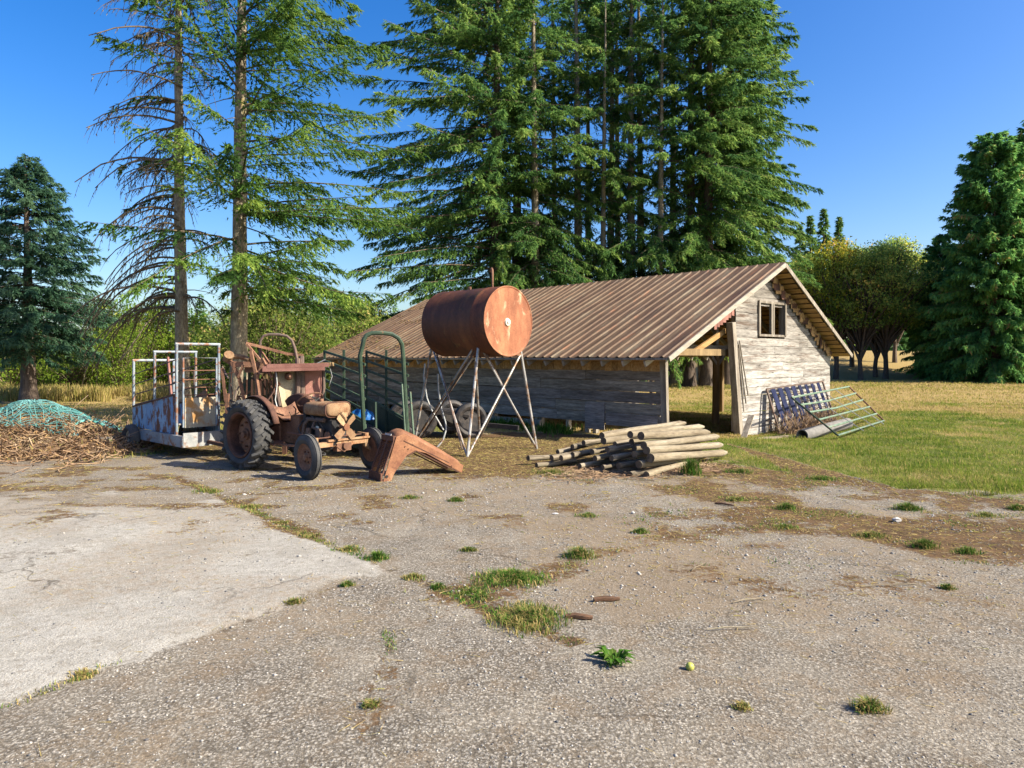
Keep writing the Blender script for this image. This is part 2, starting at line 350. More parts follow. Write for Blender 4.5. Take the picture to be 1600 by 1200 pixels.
def masks(x, y):
    x = np.asarray(x, float); y = np.asarray(y, float)
    n = fbm(x*.9, y*.9, 21, 5); n2 = fbm(x*.35+9, y*.35, 33, 4)
    jag = (n-.5)*1.8+(fbm(x*3.6, y*3.6, 12, 3)-.5)*1.1
    # open field: right of the yard, and everything beyond the yard
    e = grass_edge_y(x)
    right = sst(-.25, .5, y-e+jag*.7)*sst(3.0, 3.9, x+jag*.6)
    edge_l = 12.9+.03*(x+9)
    left = sst(-.3, .5, y-edge_l+jag*.8)*sst(-6.6, -7.6, x+jag*.5)
    back = sst(16.5, 18.5, y+jag)
    field = np.maximum(np.maximum(right, left), back)
    d, u = barn_du(x, y)
    inside = sst(.2, .8, d)*sst(9.4, 8.6, d)*sst(-.3, .3, u)*sst(16.5, 15.8, u)
    # dryness of the field grass
    dry = sst(16.5, 29, y+jag*4+(n2-.5)*26)*.75+sst(.46, .66, n2)*.45
    dry = np.where(x < -3, np.maximum(dry, .55+.5*(n2-.3))*sst(16, 24, y)+.25, dry)
    dry = np.maximum(dry, inside*.95)
    # brown litter and moss
    moss = sst(.44, .64, n)*sst(.5, 3.0, x+jag)*sst(4.6, 7.2, y+jag)*sst(12.6, 11.6, y)*.8
    moss = np.maximum(moss, sst(.55, .68, fbm(x*1.7+3, y*1.7, 71, 5))*sst(6.4, 8.6, y)*.62)
    moss = np.maximum(moss, sst(-2.2, -1.2, x+jag*.6)*sst(4.2, 3.2, x)*sst(10.5, 11.6, y+jag*.8)*.95)
    moss = np.maximum(moss, sst(9.6, 11.4, y+jag*.7)*sst(-7.0, -5.5, x)*sst(.50, .62, n2)*.6)
    moss = np.maximum(moss, sst(.52, .66, fbm(x*1.1+7, y*2.6, 93, 5))*sst(7.6, 9.4, y)*sst(13, 12, y)*sst(-1, -2.5, x)*.62)
    moss = np.maximum(moss, sst(12.6, 14.0, y+jag)*sst(-7.6, -6.5, x)*.9)
    dc = np.minimum(seg_d(x, y, CRACK1), seg_d(x, y, CRACK4))
    moss = np.maximum(moss, sst(.16, .0, seg_d(x, y, CRACK1)+(n-.5)*.5)*.75)
    moss = np.maximum(moss, sst(.5, .0, seg_d(x, y, CRACK4)+(n-.5)*1.6)*.62)
    moss = np.maximum(moss, sst(2.6, 4.2, x+jag)*sst(9.2, 10.6, y+jag)*.8)
    moss = np.maximum(moss, sst(.14, .0, np.minimum(seg_d(x, y, CRACK2), seg_d(x, y, CRACK3))+(n-.5)*.35)*.42)
    dirt = sst(.42, .62, n2)*sst(-1.0, 1.5, x+jag)*sst(4.0, 5.6, y)*.85
    dirt = np.maximum(dirt, sst(7.8, 9.2, y+jag)*sst(.35, .6, n2)*.55)
    dirt = np.maximum(dirt, sst(.5, .7, fbm(x*.6+4, y*.6, 51, 4))*.45)
    # smooth pale concrete slab on the left
    cx = np.array([p[0] for p in CRACK1]); cy = np.array([p[1] for p in CRACK1]); o = np.argsort(cx)
    lim1 = np.interp(x, cx[o], cy[o]); c2x = np.array([p[0] for p in CRACK2]); c2y = np.array([p[1] for p in CRACK2]); o2 = np.argsort(c2x)
    lim2 = np.interp(x, c2x[o2], c2y[o2])
    slab = sst(.0, .22, lim1-y+jag*.05)*sst(-.05, .5, y-lim2+jag*.55)*(.35+.65*sst(.32, .58, fbm(x*.6+2, y*.9, 88, 5)))*1.1*sst(10.2, 8.6, y+jag)
    slab = slab*sst(-.6, -1.1, x)
    crack = np.maximum(sst(.05, .0, seg_d(x, y, CRACK1)+(n-.5)*.06), np.maximum(sst(.05, 0, seg_d(x, y, CRACK2)+(n-.5)*.06)*.8, sst(.05, 0, seg_d(x, y, CRACK3)+(n-.5)*.1)*.6))
    return dict(field=field, dry=np.clip(dry, 0, 1), moss=np.clip(moss*(1-field), 0, 1), dirt=np.clip(dirt*(1-field*.8), 0, 1), slab=np.clip(slab, 0, 1), crack=crack, inside=inside)
def axis(a0, a1, step, lo, hi, grow=1.12):
    xs = list(np.arange(a0, a1+1e-6, step)); s = step
    while xs[-1] < hi: s *= grow; xs.append(xs[-1]+s)
    s = step; pre = []
    x = a0
    while x > lo: s *= grow; x -= s; pre.append(x)
    return np.array(pre[::-1]+xs)
gx = axis(-10.5, 12, .09, -900, 900); gy = axis(1.6, 14.5, .08, -60, 1500, 1.06)
GX, GY = np.meshgrid(gx, gy); xs, ys = GX.ravel(), GY.ravel()
mk = masks(xs, ys); zs = ground_z(xs, ys)
near = sst(15, 12, ys)
zs = zs+near*(1-mk['field'])*(.022*(fbm(xs*3, ys*3, 3, 4)-.5)+.03*(fbm(xs*.7, ys*.7, 4, 2)-.5))+mk['field']*.10*(fbm(xs*1.6, ys*1.6, 8, 4)-.5)
zs = zs-mk['crack']*.022+mk['slab']*.012
nx, ny = len(gx), len(gy)
ii = (np.arange(ny-1)[:, None]*nx+np.arange(nx-1)[None]).ravel()
quads = np.stack([ii, ii+1, ii+1+nx, ii+nx], 1)

m, nt, out = new_mat('yard_and_field'); v = coords(nt, world=True)
def vor(scale, feature='F1'):
    n = nt.nodes.new('ShaderNodeTexVoronoi'); n.inputs['Scale'].default_value = scale; n.feature = feature
    nt.links.new(v, n.inputs['Vector']); return n
v1, v2 = vor(55), vor(120)
nz = noise(nt, v, 9, 6, .7); nf = noise(nt, v, 70, 3, .7); nl = noise(nt, v, 1.3, 5, .6); nm = noise(nt, v, 28, 5, .75)
sp = nt.nodes.new('ShaderNodeSeparateColor'); nt.links.new(v1.outputs['Color'], sp.inputs[0])
sp2 = nt.nodes.new('ShaderNodeSeparateColor'); nt.links.new(v2.outputs['Color'], sp2.inputs[0])
agg = ramp(nt, sp.outputs[0], [(0, (.05, .05, .05)), (.3, (.155, .148, .135)), (.7, (.29, .27, .24)), (1, (.50, .46, .40))])
agg2 = ramp(nt, sp2.outputs[1], [(0, (.08, .075, .07)), (.5, (.235, .218, .19)), (1, (.44, .405, .35))])
base = mixc(nt, ramp(nt, nm, [(.42, g3(0)), (.58, g3(1))]), agg, agg2)
base = mixc(nt, ramp(nt, v1.outputs['Distance'], [(.30, g3(0)), (.58, g3(.9))]), base, (.095, .08, .062))
dk = noise(nt, v, 3.1, 8, .72, .3); dk2 = noise(nt, v, 16, 6, .75)
base = mixc(nt, ramp(nt, nl, [(.4, g3(0)), (.66, g3(.55))]), base, (.27, .243, .20))
base = mixc(nt, ramp(nt, dk, [(.50, g3(0)), (.66, g3(.8))]), base, (.165, .125, .085))
base = mixc(nt, ramp(nt, dk2, [(.60, g3(0)), (.70, g3(.7))]), base, (.08, .07, .058))
dk3 = noise(nt, v, 48, 4, .8); big = noise(nt, v, .9, 6, .65, .5)
base = mixc(nt, ramp(nt, dk3, [(.55, g3(0)), (.64, g3(.85))]), base, (.05, .043, .035))
base = mixc(nt, ramp(nt, dk3, [(.36, g3(.75)), (.44, g3(0))]), base, (.44, .41, .36))
slabc = mixc(nt, ramp(nt, nz, [(.35, g3(0)), (.65, g3(1))]), (.32, .31, .282), (.435, .424, .395))
slabc = mixc(nt, ramp(nt, dk2, [(.52, g3(0)), (.66, g3(.85))]), slabc, (.215, .19, .155))
slabc = mixc(nt, ramp(nt, big, [(.50, g3(0)), (.66, g3(.55))]), slabc, (.225, .207, .175))
slabc = mixc(nt, ramp(nt, dk3, [(.58, g3(0)), (.66, g3(.7))]), slabc, (.10, .09, .075))
slabc = mixc(nt, ramp(nt, v2.outputs['Distance'], [(.40, g3(0)), (.62, g3(.5))]), slabc, (.17, .155, .13))
def breakup(a, amt=.5, lo=.35, hi=.6):
    k = mth(nt, 'ADD', a, mth(nt, 'MULTIPLY', mth(nt, 'SUBTRACT', nz, .5), amt*2.0))
    k = mth(nt, 'ADD', k, mth(nt, 'MULTIPLY', mth(nt, 'SUBTRACT', nm, .5), amt*1.8))
    return ramp(nt, k, [(lo, g3(0)), (hi, g3(1))])
c = mixc(nt, breakup(attr(nt, 'slab'), .55), base, slabc)
c = mixc(nt, mth(nt, 'MULTIPLY', breakup(attr(nt, 'dirt'), .6, .3, .62), .62), c, mixc(nt, nz, (.145, .108, .07), (.26, .205, .145)))
c = mixc(nt, breakup(attr(nt, 'moss'), .75, .38, .6), c, mixc(nt, ramp(nt, mth(nt, 'ADD', mth(nt, 'MULTIPLY', nm, .6), mth(nt, 'MULTIPLY', dk, .4)), [(.36, g3(0)), (.62, g3(1))]), (.022, .015, .010), (.165, .10, .05)))
c = mixc(nt, mth(nt, 'MULTIPLY', breakup(attr(nt, 'crack'), .4), .8), c, (.07, .055, .04))
vc = nt.nodes.new('ShaderNodeTexVoronoi'); vc.feature = 'DISTANCE_TO_EDGE'; vc.inputs['Scale'].default_value = .42
wv = nt.nodes.new('ShaderNodeTexNoise'); wv.inputs['Scale'].default_value = 2.2; wv.inputs['Detail'].default_value = 7; nt.links.new(v, wv.inputs['Vector'])
wm = nt.nodes.new('ShaderNodeVectorMath'); wm.operation = 'MULTIPLY_ADD'; wm.inputs[1].default_value = (.9, .9, 0); nt.links.new(wv.outputs['Color'], wm.inputs[0]); nt.links.new(v, wm.inputs[2]); nt.links.new(wm.outputs[0], vc.inputs['Vector'])
hair = mth(nt, 'MULTIPLY', ramp(nt, vc.outputs['Distance'], [(.002, g3(1)), (.009, g3(0))]), ramp(nt, big, [(.40, g3(.7)), (.52, g3(.05))]))
c = mixc(nt, hair, c, (.055, .045, .034))
green = mixc(nt, nm, (.085, .11, .02), (.22, .205, .06)); dryc = mixc(nt, nm, (.26, .175, .06), (.42, .31, .13))
fieldc = mixc(nt, breakup(attr(nt, 'dry'), .6, .3, .7), green, dryc)
c = mixc(nt, 1.0, c, (1.03, 1.01, .97), 'MULTIPLY')
c = mixc(nt, breakup(attr(nt, 'field'), .5), c, mixc(nt, 1.0, fieldc, g3(.84), 'MULTIPLY'))
b = nt.nodes.new('ShaderNodeBsdfPrincipled'); b.inputs['Roughness'].default_value = .95; b.inputs['Specular IOR Level'].default_value = .15
nt.links.new(c, b.inputs['Base Color'])
hgt = mth(nt, 'ADD', mth(nt, 'ADD', mth(nt, 'MULTIPLY', v1.outputs['Distance'], -.55), mth(nt, 'MULTIPLY', dk3, -2.0)), mth(nt, 'ADD', mth(nt, 'MULTIPLY', nf, .9), mth(nt, 'MULTIPLY', nz, 1.2)))
bp = nt.nodes.new('ShaderNodeBump'); bp.inputs['Strength'].default_value = .7; bp.inputs['Distance'].default_value = .008
nt.links.new(hgt, bp.inputs['Height']); nt.links.new(bp.outputs[0], b.inputs['Normal']); nt.links.new(b.outputs[0], out.inputs[0])
g = np_mesh('ground', np.stack([xs, ys, zs], 1), quads=quads, attrs={k: mk[k] for k in ('field', 'dry', 'moss', 'dirt', 'slab', 'crack')}, mats=[m], smooth=True)
tag(g, kind='structure')
# height lookup of the finished sheet
ZG = zs.reshape(ny, nx)
def zg(x, y):
    x = np.asarray(x, float); y = np.asarray(y, float)
    i = np.clip(np.searchsorted(gx, x)-1, 0, nx-2); j = np.clip(np.searchsorted(gy, y)-1, 0, ny-2)
    fx = np.clip((x-gx[i])/(gx[i+1]-gx[i]), 0, 1); fy = np.clip((y-gy[j])/(gy[j+1]-gy[j]), 0, 1)
    return (ZG[j, i]*(1-fx)+ZG[j, i+1]*fx)*(1-fy)+(ZG[j+1, i]*(1-fx)+ZG[j+1, i+1]*fx)*fy
def gnd(px, py):
    p = PG(px, py); p.z = float(zg(p.x, p.y)); return p

# ------------------------------------------------------------ barn
ZR, ZE_L, ZE_R = 4.34, 1.86, 1.95
DR, DW, LB = 5.2, 9.45, 16.2
barn = thing('barn', 'long weathered plank barn with a rusty corrugated metal roof and an open end aisle', 'barn', (O_BARN.x, O_BARN.y, 0), math.atan2(ED.y, ED.x))
# barn frame: x = across the gable, y = along the ridge, z = up
def roof_z(d): return ZE_L+(ZR-ZE_L)*d/DR if d <= DR else ZR+(ZE_R-ZR)*(d-DR)/(DW-DR)
rb = MB()
rb.prism([(DR-.16, ZR-.06), (DR, ZR+.045), (DR+.16, ZR-.06), (DR, ZR+.02)], LB+.02, Matrix.Translation((0, LB/2, 0)))
M['roof'] = surf('rusty_roof', [(.3, (.07, .039, .024)), (.5, (.125, .075, .041)), (.7, (.18, .125, .074))], 1.2, 22, .25,
                 [((.19, .15, .095), 1.6, .54, .70), ((.24, .10, .045), 2.2, .58, .72)], stretch=(.45, 2.2, 1), rand=.12, rough=.6, metal=0, bump=.15)
roof = rb.build('roof', M['roof'], barn)
def roof_panel(w, l):
    v = []; f = []; prof = []
    nr = 3; sp = w/nr
    for k in range(nr):
        y = k*sp
        prof += [(y, 0), (y+sp*.36, .004), (y+sp*.44, .032), (y+sp*.56, .032), (y+sp*.64, .004)]
    prof.append((w, 0))
    ns = 6
    for i in range(ns+1):
        for (y, z) in prof: v.append((l*i/ns, y, z+.006*math.sin(i*2.1+y*3)))
    n = len(prof)
    for i in range(ns):
        for j in range(n-1): f.append((i*n+j, i*n+j+1, (i+1)*n+j+1, (i+1)*n+j))
    return MB().add(v, f)
for side in (0, 1):
    ln = math.hypot(DR, ZR-ZE_L) if side == 0 else math.hypot(DW-DR, ZR-ZE_R)
    ang = math.atan2(ZR-ZE_L, DR) if side == 0 else math.atan2(ZR-ZE_R, DW-DR)
    npan = 18; w = LB/npan
    first = None
    for k in range(npan):
        if first is None:
            first = roof_panel(w+.03, ln+.04).build('roof_panel', M['roof'], roof, smooth=False); o = first
        else:
            o = first.copy(); COL.objects.link(o); adopt(o, roof)
        sh = rnd.uniform(-.03, .03)
        if side == 0:
            o.location = (-.02+sh*.9, k*w-.005, ZE_L+.01+.003*(k % 2)+sh*.45); o.rotation_euler = (0, -ang, 0)
        else:
            o.location = (DW+.02, (k+1)*w+.01, ZE_R+.01+.003*(k % 2)); o.rotation_euler = (0, -ang, math.pi)
# sheathing boards, rafters
def board(L_, w, t, seg=5, j=.004, cut0=0, cut1=0):
    b = MB(); vs = []; n = seg+1
    for i in range(n):
        x = -L_/2+L_*i/seg
        for (y, z) in ((-w/2, -t/2), (-w/2, t/2), (w/2, t/2), (w/2, -t/2)):
            cx = 0
            if i == 0 and y > 0: cx = cut0
            if i == seg and y > 0: cx = -cut1
            vs.append((x+cx, y+rnd.uniform(-j, j), z+rnd.uniform(-j, j)*.6))
    fs = []
    for i in range(seg):
        for a in range(4):
            c_ = (a+1) % 4; fs.append((i*4+a, i*4+c_, (i+1)*4+c_, (i+1)*4+a))
    fs += [(3, 2, 1, 0), (seg*4, seg*4+1, seg*4+2, seg*4+3)]
    return b.add(vs, fs)
for side in (0, 1):
    ang = math.atan2(ZR-ZE_L, DR) if side == 0 else math.atan2(ZR-ZE_R, DW-DR)
    n = 19
    for k in range(n):
        d = .06+(DR-.25)*k/(n-1) if side == 0 else DR+.2+(DW-DR-.28)*k/(n-1)
        ly = LB-.1
        b = board(ly, .19, .022, 6, .004)
        o = b.build('sheathing_board', M['sheathing'], roof, smooth=False)
        o.location = (d, LB/2+rnd.uniform(-.03, .03), roof_z(d)-.03)
        o.rotation_euler = (-ang if side == 0 else ang, 0, math.pi/2)
rn = 26
for k in range(rn):
    y = .62+k*(LB-.75)/(rn-1)
    for side in (0, 1):
        p = Vector((-.01, y, ZE_L-.135)) if side == 0 else Vector((DW-.03, y, ZE_R-.115)); q = Vector((DR, y, ZR-.12))
        b = MB().bar(p, q, .045, .13); b.build('rafter', M['rafter'], roof, smooth=False)
for k in range(0, rn, 4):
    y = .62+k*(LB-.75)/(rn-1)+.05
    MB().bar((.55, y, 2.0), (DW-.4, y, 2.0), .05, .16).build('tie_beam', M['post_wood'], roof, smooth=False)
# barge boards on the near gable
for (d0, d1) in ((-.02, DR), (DW+.02, DR)):
    z0 = ZE_L if d0 < 1 else ZE_R
    MB().bar((d0, -.025, z0-.03), (d1, -.025, ZR-.03), .03, .11).build('barge_board', M['rafter'] if d0 < 1 else M['old_timber'], roof, smooth=False)
MB().bar((-.03, 0, ZE_L-.02), (-.03, LB, ZE_L-.02), .03, .045).build('fascia_board', M['old_timber'], roof, smooth=False)
# long side wall: frame of posts and sill, planks below, shingles above
DWALL = .60
sw = MB()
for k in range(9): sw.bar((DWALL+.12, .75+k*1.9, 0), (DWALL+.12, .75+k*1.9, roof_z(DWALL)-.15), .12, .12)
sw.bar((DWALL+.1, .7, 1.85), (DWALL+.1, LB-.3, 1.85), .1, .12)
side_wall = sw.build('side_wall', M['old_timber'], barn, smooth=False)
rows = [(.28, .27), (.55, .26), (.81, .26), (1.07, .26), (1.33, .24)]
for ri, (z0, h) in enumerate(rows):
    y = .62; k = 0
    while y < LB-.3:
        ln = rnd.uniform(2.2, 4.2); ln = min(ln, LB-.25-y)
        if ri == 0 and 1.6 < y+ln/2 < 4.0 and k in (1,): y += 1.0; k += 1; continue
        b = board(ln-.012, h-.014, .024, 7, .005)
        o = b.build('plank', M['plank_grey'], side_wall, smooth=False)
        o.location = (DWALL+rnd.uniform(-.008, .008), y+ln/2, z0+h/2+rnd.uniform(-.006, .006)); o.rotation_euler = (math.pi/2+rnd.uniform(-.03, .03), rnd.uniform(-.004, .004), math.pi/2)
        t = rnd.uniform(.75, 1.15); o.color = (t, t*rnd.uniform(.97, 1.0), t*rnd.uniform(.96, 1.06), 1)
        y += ln; k += 1
# loose lower boards and the patch panel
for (y0, ln, z0, h) in ((.7, 1.5, .25, .3), (2.25, .62, .12, .66)):
    o = board(ln, h, .02, 4, .004).build('patch_board', M['plank_grey'], side_wall, smooth=False); o.location = (DWALL-.03, y0+ln/2, z0+h/2)
    o.rotation_euler = (math.pi/2, 0, math.pi/2); o.color = (.85, .85, .92, 1)
for row in (0, 1):
    y = .62
    while y < LB-.3:
        w = rnd.uniform(.16, .5)
        o = board(.235, w-.012, .014, 2, .003).build('shingle', M['shingle'], side_wall, smooth=False)
        o.location = (DWALL-.006-.012*(1-row), y+w/2, 1.675+.205*row+rnd.uniform(-.012, .012)); o.rotation_euler = (0, math.pi/2+.05, 0)
        y += w
MB().bar((DWALL+.02, .52, 0), (DWALL+.0, .56, 1.95), .16, .09).build('corner_board', M['old_timber'], side_wall, smooth=False)
for y in (2.9, 3.55, 4.7):
    MB().bar((DWALL+.1, y, 0), (DWALL+.1, y, .32), .1, .1).build('foot_post', M['rafter'], side_wall, smooth=False)
MB().bar((DWALL+.05, 4.5, .14), (DWALL+.05, 9.5, .12), .12, .14).build('sill_beam', M['old_timber'], side_wall, smooth=False)
# gable wall
UG, D0, D1 = .45, 3.45, 8.98
gb = MB()
for d in (3.6, 4.55, 6.1, 7.4, 8.9): gb.bar((d, UG+.09, 0), (d, UG+.09, roof_z(d)-.12), .1, .1)
gb.bar((D0, UG+.09, 1.95), (D1, UG+.09, 1.95), .08, .1)
gable = gb.build('gable_wall', M['old_timber'], barn, smooth=False)
z = -.17; h = .213; ri = 0
WD0, WD1, WZ0, WZ1 = 4.6, 6.06, 2.46, 3.34
def clip_at(z, lo):                           # where the roof underside meets height z on the left / right slope
    zz = z+.06
    return DR*(zz-ZE_L)/(ZR-ZE_L) if lo else DR+(DW-DR)*(ZR-zz)/(ZR-ZE_R)
while z < ZR-.25:
    zt, zm = z+h, z+h/2
    a = max(D0+.27-.11*zm, clip_at(zm+.02, True) if zm > ZE_L else -9); b_ = min(D1, clip_at(zm+.02, False) if zm > ZE_R else 99)
    if zm > 2.6: a = max(a, 3.5)
    spans = [(a, b_)]
    if zm > WZ0 and zm < WZ1: spans = [(a, WD0), (WD1, b_)]
    for (s0, s1) in spans:
        if s1-s0 < .08: continue
        cuts = [s0]
        if s1-s0 > 2.2:
            cuts.append(s0+(s1-s0)*rnd.uniform(.25, .8))
        cuts.append(s1)
        for c0, c1 in zip(cuts[:-1], cuts[1:]):
            if c1 == b_ and zm > 1.9: c1 -= rnd.uniform(.0, .12)
            if c1-c0 < .06: continue
            sag = 0
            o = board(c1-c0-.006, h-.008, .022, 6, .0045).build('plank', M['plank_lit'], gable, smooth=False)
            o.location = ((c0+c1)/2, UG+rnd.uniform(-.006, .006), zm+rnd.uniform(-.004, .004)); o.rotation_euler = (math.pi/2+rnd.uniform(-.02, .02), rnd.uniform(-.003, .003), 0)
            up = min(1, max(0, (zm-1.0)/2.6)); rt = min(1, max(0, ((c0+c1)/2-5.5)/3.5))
            t = 1.25-.55*up-.30*rt*up+rnd.uniform(-.12, .08)  # lower planks paler: bright sun highlight put into the tint; darker top is weathering
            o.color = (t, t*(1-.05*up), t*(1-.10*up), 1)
    z += h; ri += 1
wf = MB()
for d in (WD0+.03, (WD0+WD1)/2-.05, (WD0+WD1)/2+.05, WD1-.05): wf.bar((d, UG-.03, WZ0), (d, UG-.03, WZ1), .07 if d < WD1-.1 else .12, .07)
wf.bar((WD0, UG-.032, WZ0), (WD1, UG-.032, WZ0), .07, .06); wf.bar((WD0, UG-.032, WZ1), (WD1, UG-.032, WZ1), .07, .06)
wf.build('window_frame', M['old_timber'], gable, smooth=False)
# shaggy torn building paper / shingle remains along the right rake
for k in range(34):
    t = k/33; d = DR+.1+(D1-DR-.1)*t; zz = roof_z(d)-.16
    w = rnd.uniform(.12, .3); l = rnd.uniform(.12, .34)
    o = board(l, w, .012, 3, .02).build('torn_shingle', M['shingle'] if k % 3 else M['dark_rust'], gable, smooth=False)
    o.location = (d-rnd.uniform(0, .12), UG-.045-rnd.uniform(0, .03), zz-l*.4); o.rotation_euler = (rnd.uniform(-.15, .15), math.pi/2+rnd.uniform(-.2, .2), math.pi/2)
# corner post, leaning strips, post and braces in the open aisle
MB().bar((D0+.20, UG-.02, -.25), (D0-.12, UG+.02, 2.75), .17, .16).build('corner_post', M['old_timber'], barn, smooth=False)
for k in range(3):
    MB().bar((D0+.36+.07*k, UG-.06-.02*k, .5+.2*k), (D0+.10+.03*k, UG-.05, 2.1+.1*k), .03, .02).build('split_lath', M['old_timber'], barn, smooth=False)
o = MB().tube([(DR+.25, 2.2, -.1), (DR+.28, 2.2, 1.0), (DR+.36, 2.25, 2.25)], [.105, .10, .095], 12).build('round_post', M['post_wood'], barn)
MB().bar((2.2, 2.15, 2.1), (8.9, 2.3, 2.15), .14, .2).build('cross_beam', M['rafter'], barn, smooth=False)
MB().bar((DR+.35, 2.25, 2.2), (DR+.35, 2.25, ZR-.2), .12, .12).build('king_post', M['rafter'], barn, smooth=False)
for k in range(6):
    y = 1.2+k*2.9; MB().cyl((DW-.5, y, -.2), (DW-.5, y, 2.0), .085, n=8).build('rear_post', M['post_wood'], barn)
for s in (-1, 1):
    MB().bar((DR+.33, 2.2, 1.65), (DR+.33+s*.55, 2.2, 2.1), .08, .09).build('knee_brace', M['rafter'], barn, smooth=False)
for y in (.62, 1.25): MB().bar((2.0, y+.06, 2.0), (3.4, y+.06, 2.55), .06, .12).build('collar_strut', M['sheathing'], barn, smooth=False)
for k in range(7):
    d = 2.55+k*.13; MB().box((d, UG-.02, roof_z(d)-.32), (.12, .015, .42), None, 0, .01).build('torn_shingle', M['red_rust'], gable, smooth=False)
# back end wall closes the barn at its far end
fw = MB(); fw.prism([(.7, 0), (DW-.5, 0), (DW-.5, 1.9), (DR, ZR-.15), (.7, 2.0)], .03, Matrix.Translation((0, LB-.3, 0))); fw.build('far_wall', M['plank_grey'], barn, smooth=False)
pw = MB(); pw.bar((DW-.55, 8.6, .95), (DW-.55, LB-.3, .95), .03, 1.9); pw.bar((2.6, 7.6, 1.0), (DW-.5, 7.6, 1.0), .03, 2.0); pw.build('inner_wall', M['plank_grey'], barn, smooth=False)
# ------------------------------------------------------------ tractor
AX = Vector((-4.08, 12.32)); HD = math.atan2(-.62, .79)
tr = thing('tractor', 'small rusty vintage farm tractor without its bonnet, engine and fan bare', 'tractor', (AX.x, AX.y, 0), HD)
def tyre_profile(r, w, rim): # (radius, axial)
    return [(rim, -w*.32), (rim+.03, -w*.45), ((r+rim)/2, -w*.52), (r-.05, -w*.47), (r-.012, -w*.33), (r, 0), (r-.012, w*.33), (r-.05, w*.47), ((r+rim)/2, w*.52), (rim+.03, w*.45), (rim, w*.32)]
def rear_wheel(yc, sgn):
    c = (0, yc, .575)
    b = MB(); b.lathe([(.0, sgn*.02), (.09, sgn*.03), (.10, sgn*.0), (.25, -sgn*.03), (.31, -sgn*.04), (.31, -sgn*.07), (.0, -sgn*.07)], c, (0, 1, 0), 28, closed=False)
    w = b.build('rear_wheel', M['rust'], tr)
    b = MB(); b.lathe([(.385, -.14), (.385, .14), (.36, .145), (.335, .11), (.335, -.11), (.36, -.145)], c, (0, 1, 0), 32)
    b.build('rim', M['dark_rust'], w)
    b = MB(); b.lathe(tyre_profile(.548, .30, .375), c, (0, 1, 0), 40)
    n = 22
    for k in range(n):
        for s in (-1, 1):
            a = 2*math.pi*(k+(.5 if s > 0 else 0))/n
            pts = []
            for (ax, da, rr) in ((.0, .12, .552), (.07, .04, .552), (.155, -.07, .515)):
                an = a+da; pts.append(Vector((math.cos(an)*rr, s*ax, math.sin(an)*rr)))
            for p, q in zip(pts[:-1], pts[1:]):
                mid = (p+q)/2; up = Vector((mid.x, 0, mid.z)).normalized()
                b.bar(p+Vector(c), q+Vector(c), .045, .07, up)
    b.build('tyre', M['rubber'], w, angle=40)
    b = MB()
    for k in range(8):
        a = k*math.pi/4; b.cyl((math.cos(a)*.2, yc-.035, .575+math.sin(a)*.2), (math.cos(a)*.2, yc+.035*1, .575+math.sin(a)*.2), .018, n=6)
    b.cyl((0, yc-sgn*.02, .575), (0, yc+sgn*.075, .575), .06, .05, 12); b.build('hub', M['rust'], w)
rear_wheel(-.62, -1); rear_wheel(.62, 1)
def front_wheel(yc, sgn):
    st = R3(-6)
    c = Vector((1.72, yc, .345)); ax = (math.sin(-st), math.cos(st), .03)
    b = MB(); b.lathe([(.0, sgn*.06), (.045, sgn*.06), (.055, sgn*.02), (.11, sgn*.0), (.15, sgn*.025), (.185, sgn*.03), (.21, sgn*.055), (.21, -sgn*.06), (.0, -sgn*.05)], c, ax, 24, closed=False)
    w = b.build('front_wheel', M['rust'], tr)
    b = MB(); b.lathe(tyre_profile(.345, .145, .205), c, ax, 36)
    for t in (-.03, .03): b.lathe([(.338, t-.012), (.352, t-.008), (.352, t+.008), (.338, t+.012)], c, ax, 36)
    b.build('tyre', M['rubber'], w)
    b = MB()
    for k in range(6):
        a = k*math.pi/3; b.cyl(c+Vector((math.cos(a)*.085, -.03, math.sin(a)*.085)), c+Vector((math.cos(a)*.085, .03, math.sin(a)*.085)), .012, n=6)
    b.build('wheel_nuts', M['dark_rust'], w)
front_wheel(-.64, -1); front_wheel(.64, 1)
b = MB(); b.box((.30, 0, .60), (1.0, .30, .34)); b.box((.05, 0, .66), (.5, .38, .42)); b.box((.72, 0, .70), (.25, .34, .40)); b.cyl((-.1, -.5, .575), (-.1, .5, .575), .09, n=12)
b.cyl((-.1, -.55, .575), (-.1, -.2, .575), .10, .17, 12); b.cyl((-.1, .55, .575), (-.1, .2, .575), .10, .17, 12); b.build('gearbox', M['rust'], tr)
b = MB(); b.box((1.28, 0, .66), (.62, .24, .42)); b.box((1.28, 0, .44), (.56, .20, .12)); b.box((1.30, 0, .885), (.56, .18, .06)); b.box((1.62, 0, .70), (.08, .28, .32))
for k in range(4): b.cyl((1.08+k*.13, -.02, .9), (1.08+k*.13, -.02, .94), .018, n=6)
b.build('engine_block', M['black_iron'], tr)
b = MB(); b.tube([(1.05, -.16, .86), (1.5, -.17, .86)], .035, 8); b.tube([(1.1, -.16, .86), (1.02, -.2, .78), (1.0, -.22, .6), (1.0, -.24, .5)], .026, 8)
b.tube([(1.25, -.16, .84), (1.25, -.21, .74), (1.4, -.21, .70)], .022, 8); b.box((1.42, -.2, .66), (.1, .08, .13)); b.cyl((1.14, -.2, .60), (1.14, -.2, .72), .045, n=10); b.build('manifold', M['brown_steel'], tr)
b = MB(); b.cyl((1.33, -.165, .72), (1.33, -.185, .72), .04, n=12); b.build('distributor_cap', M['white_dial'], tr)
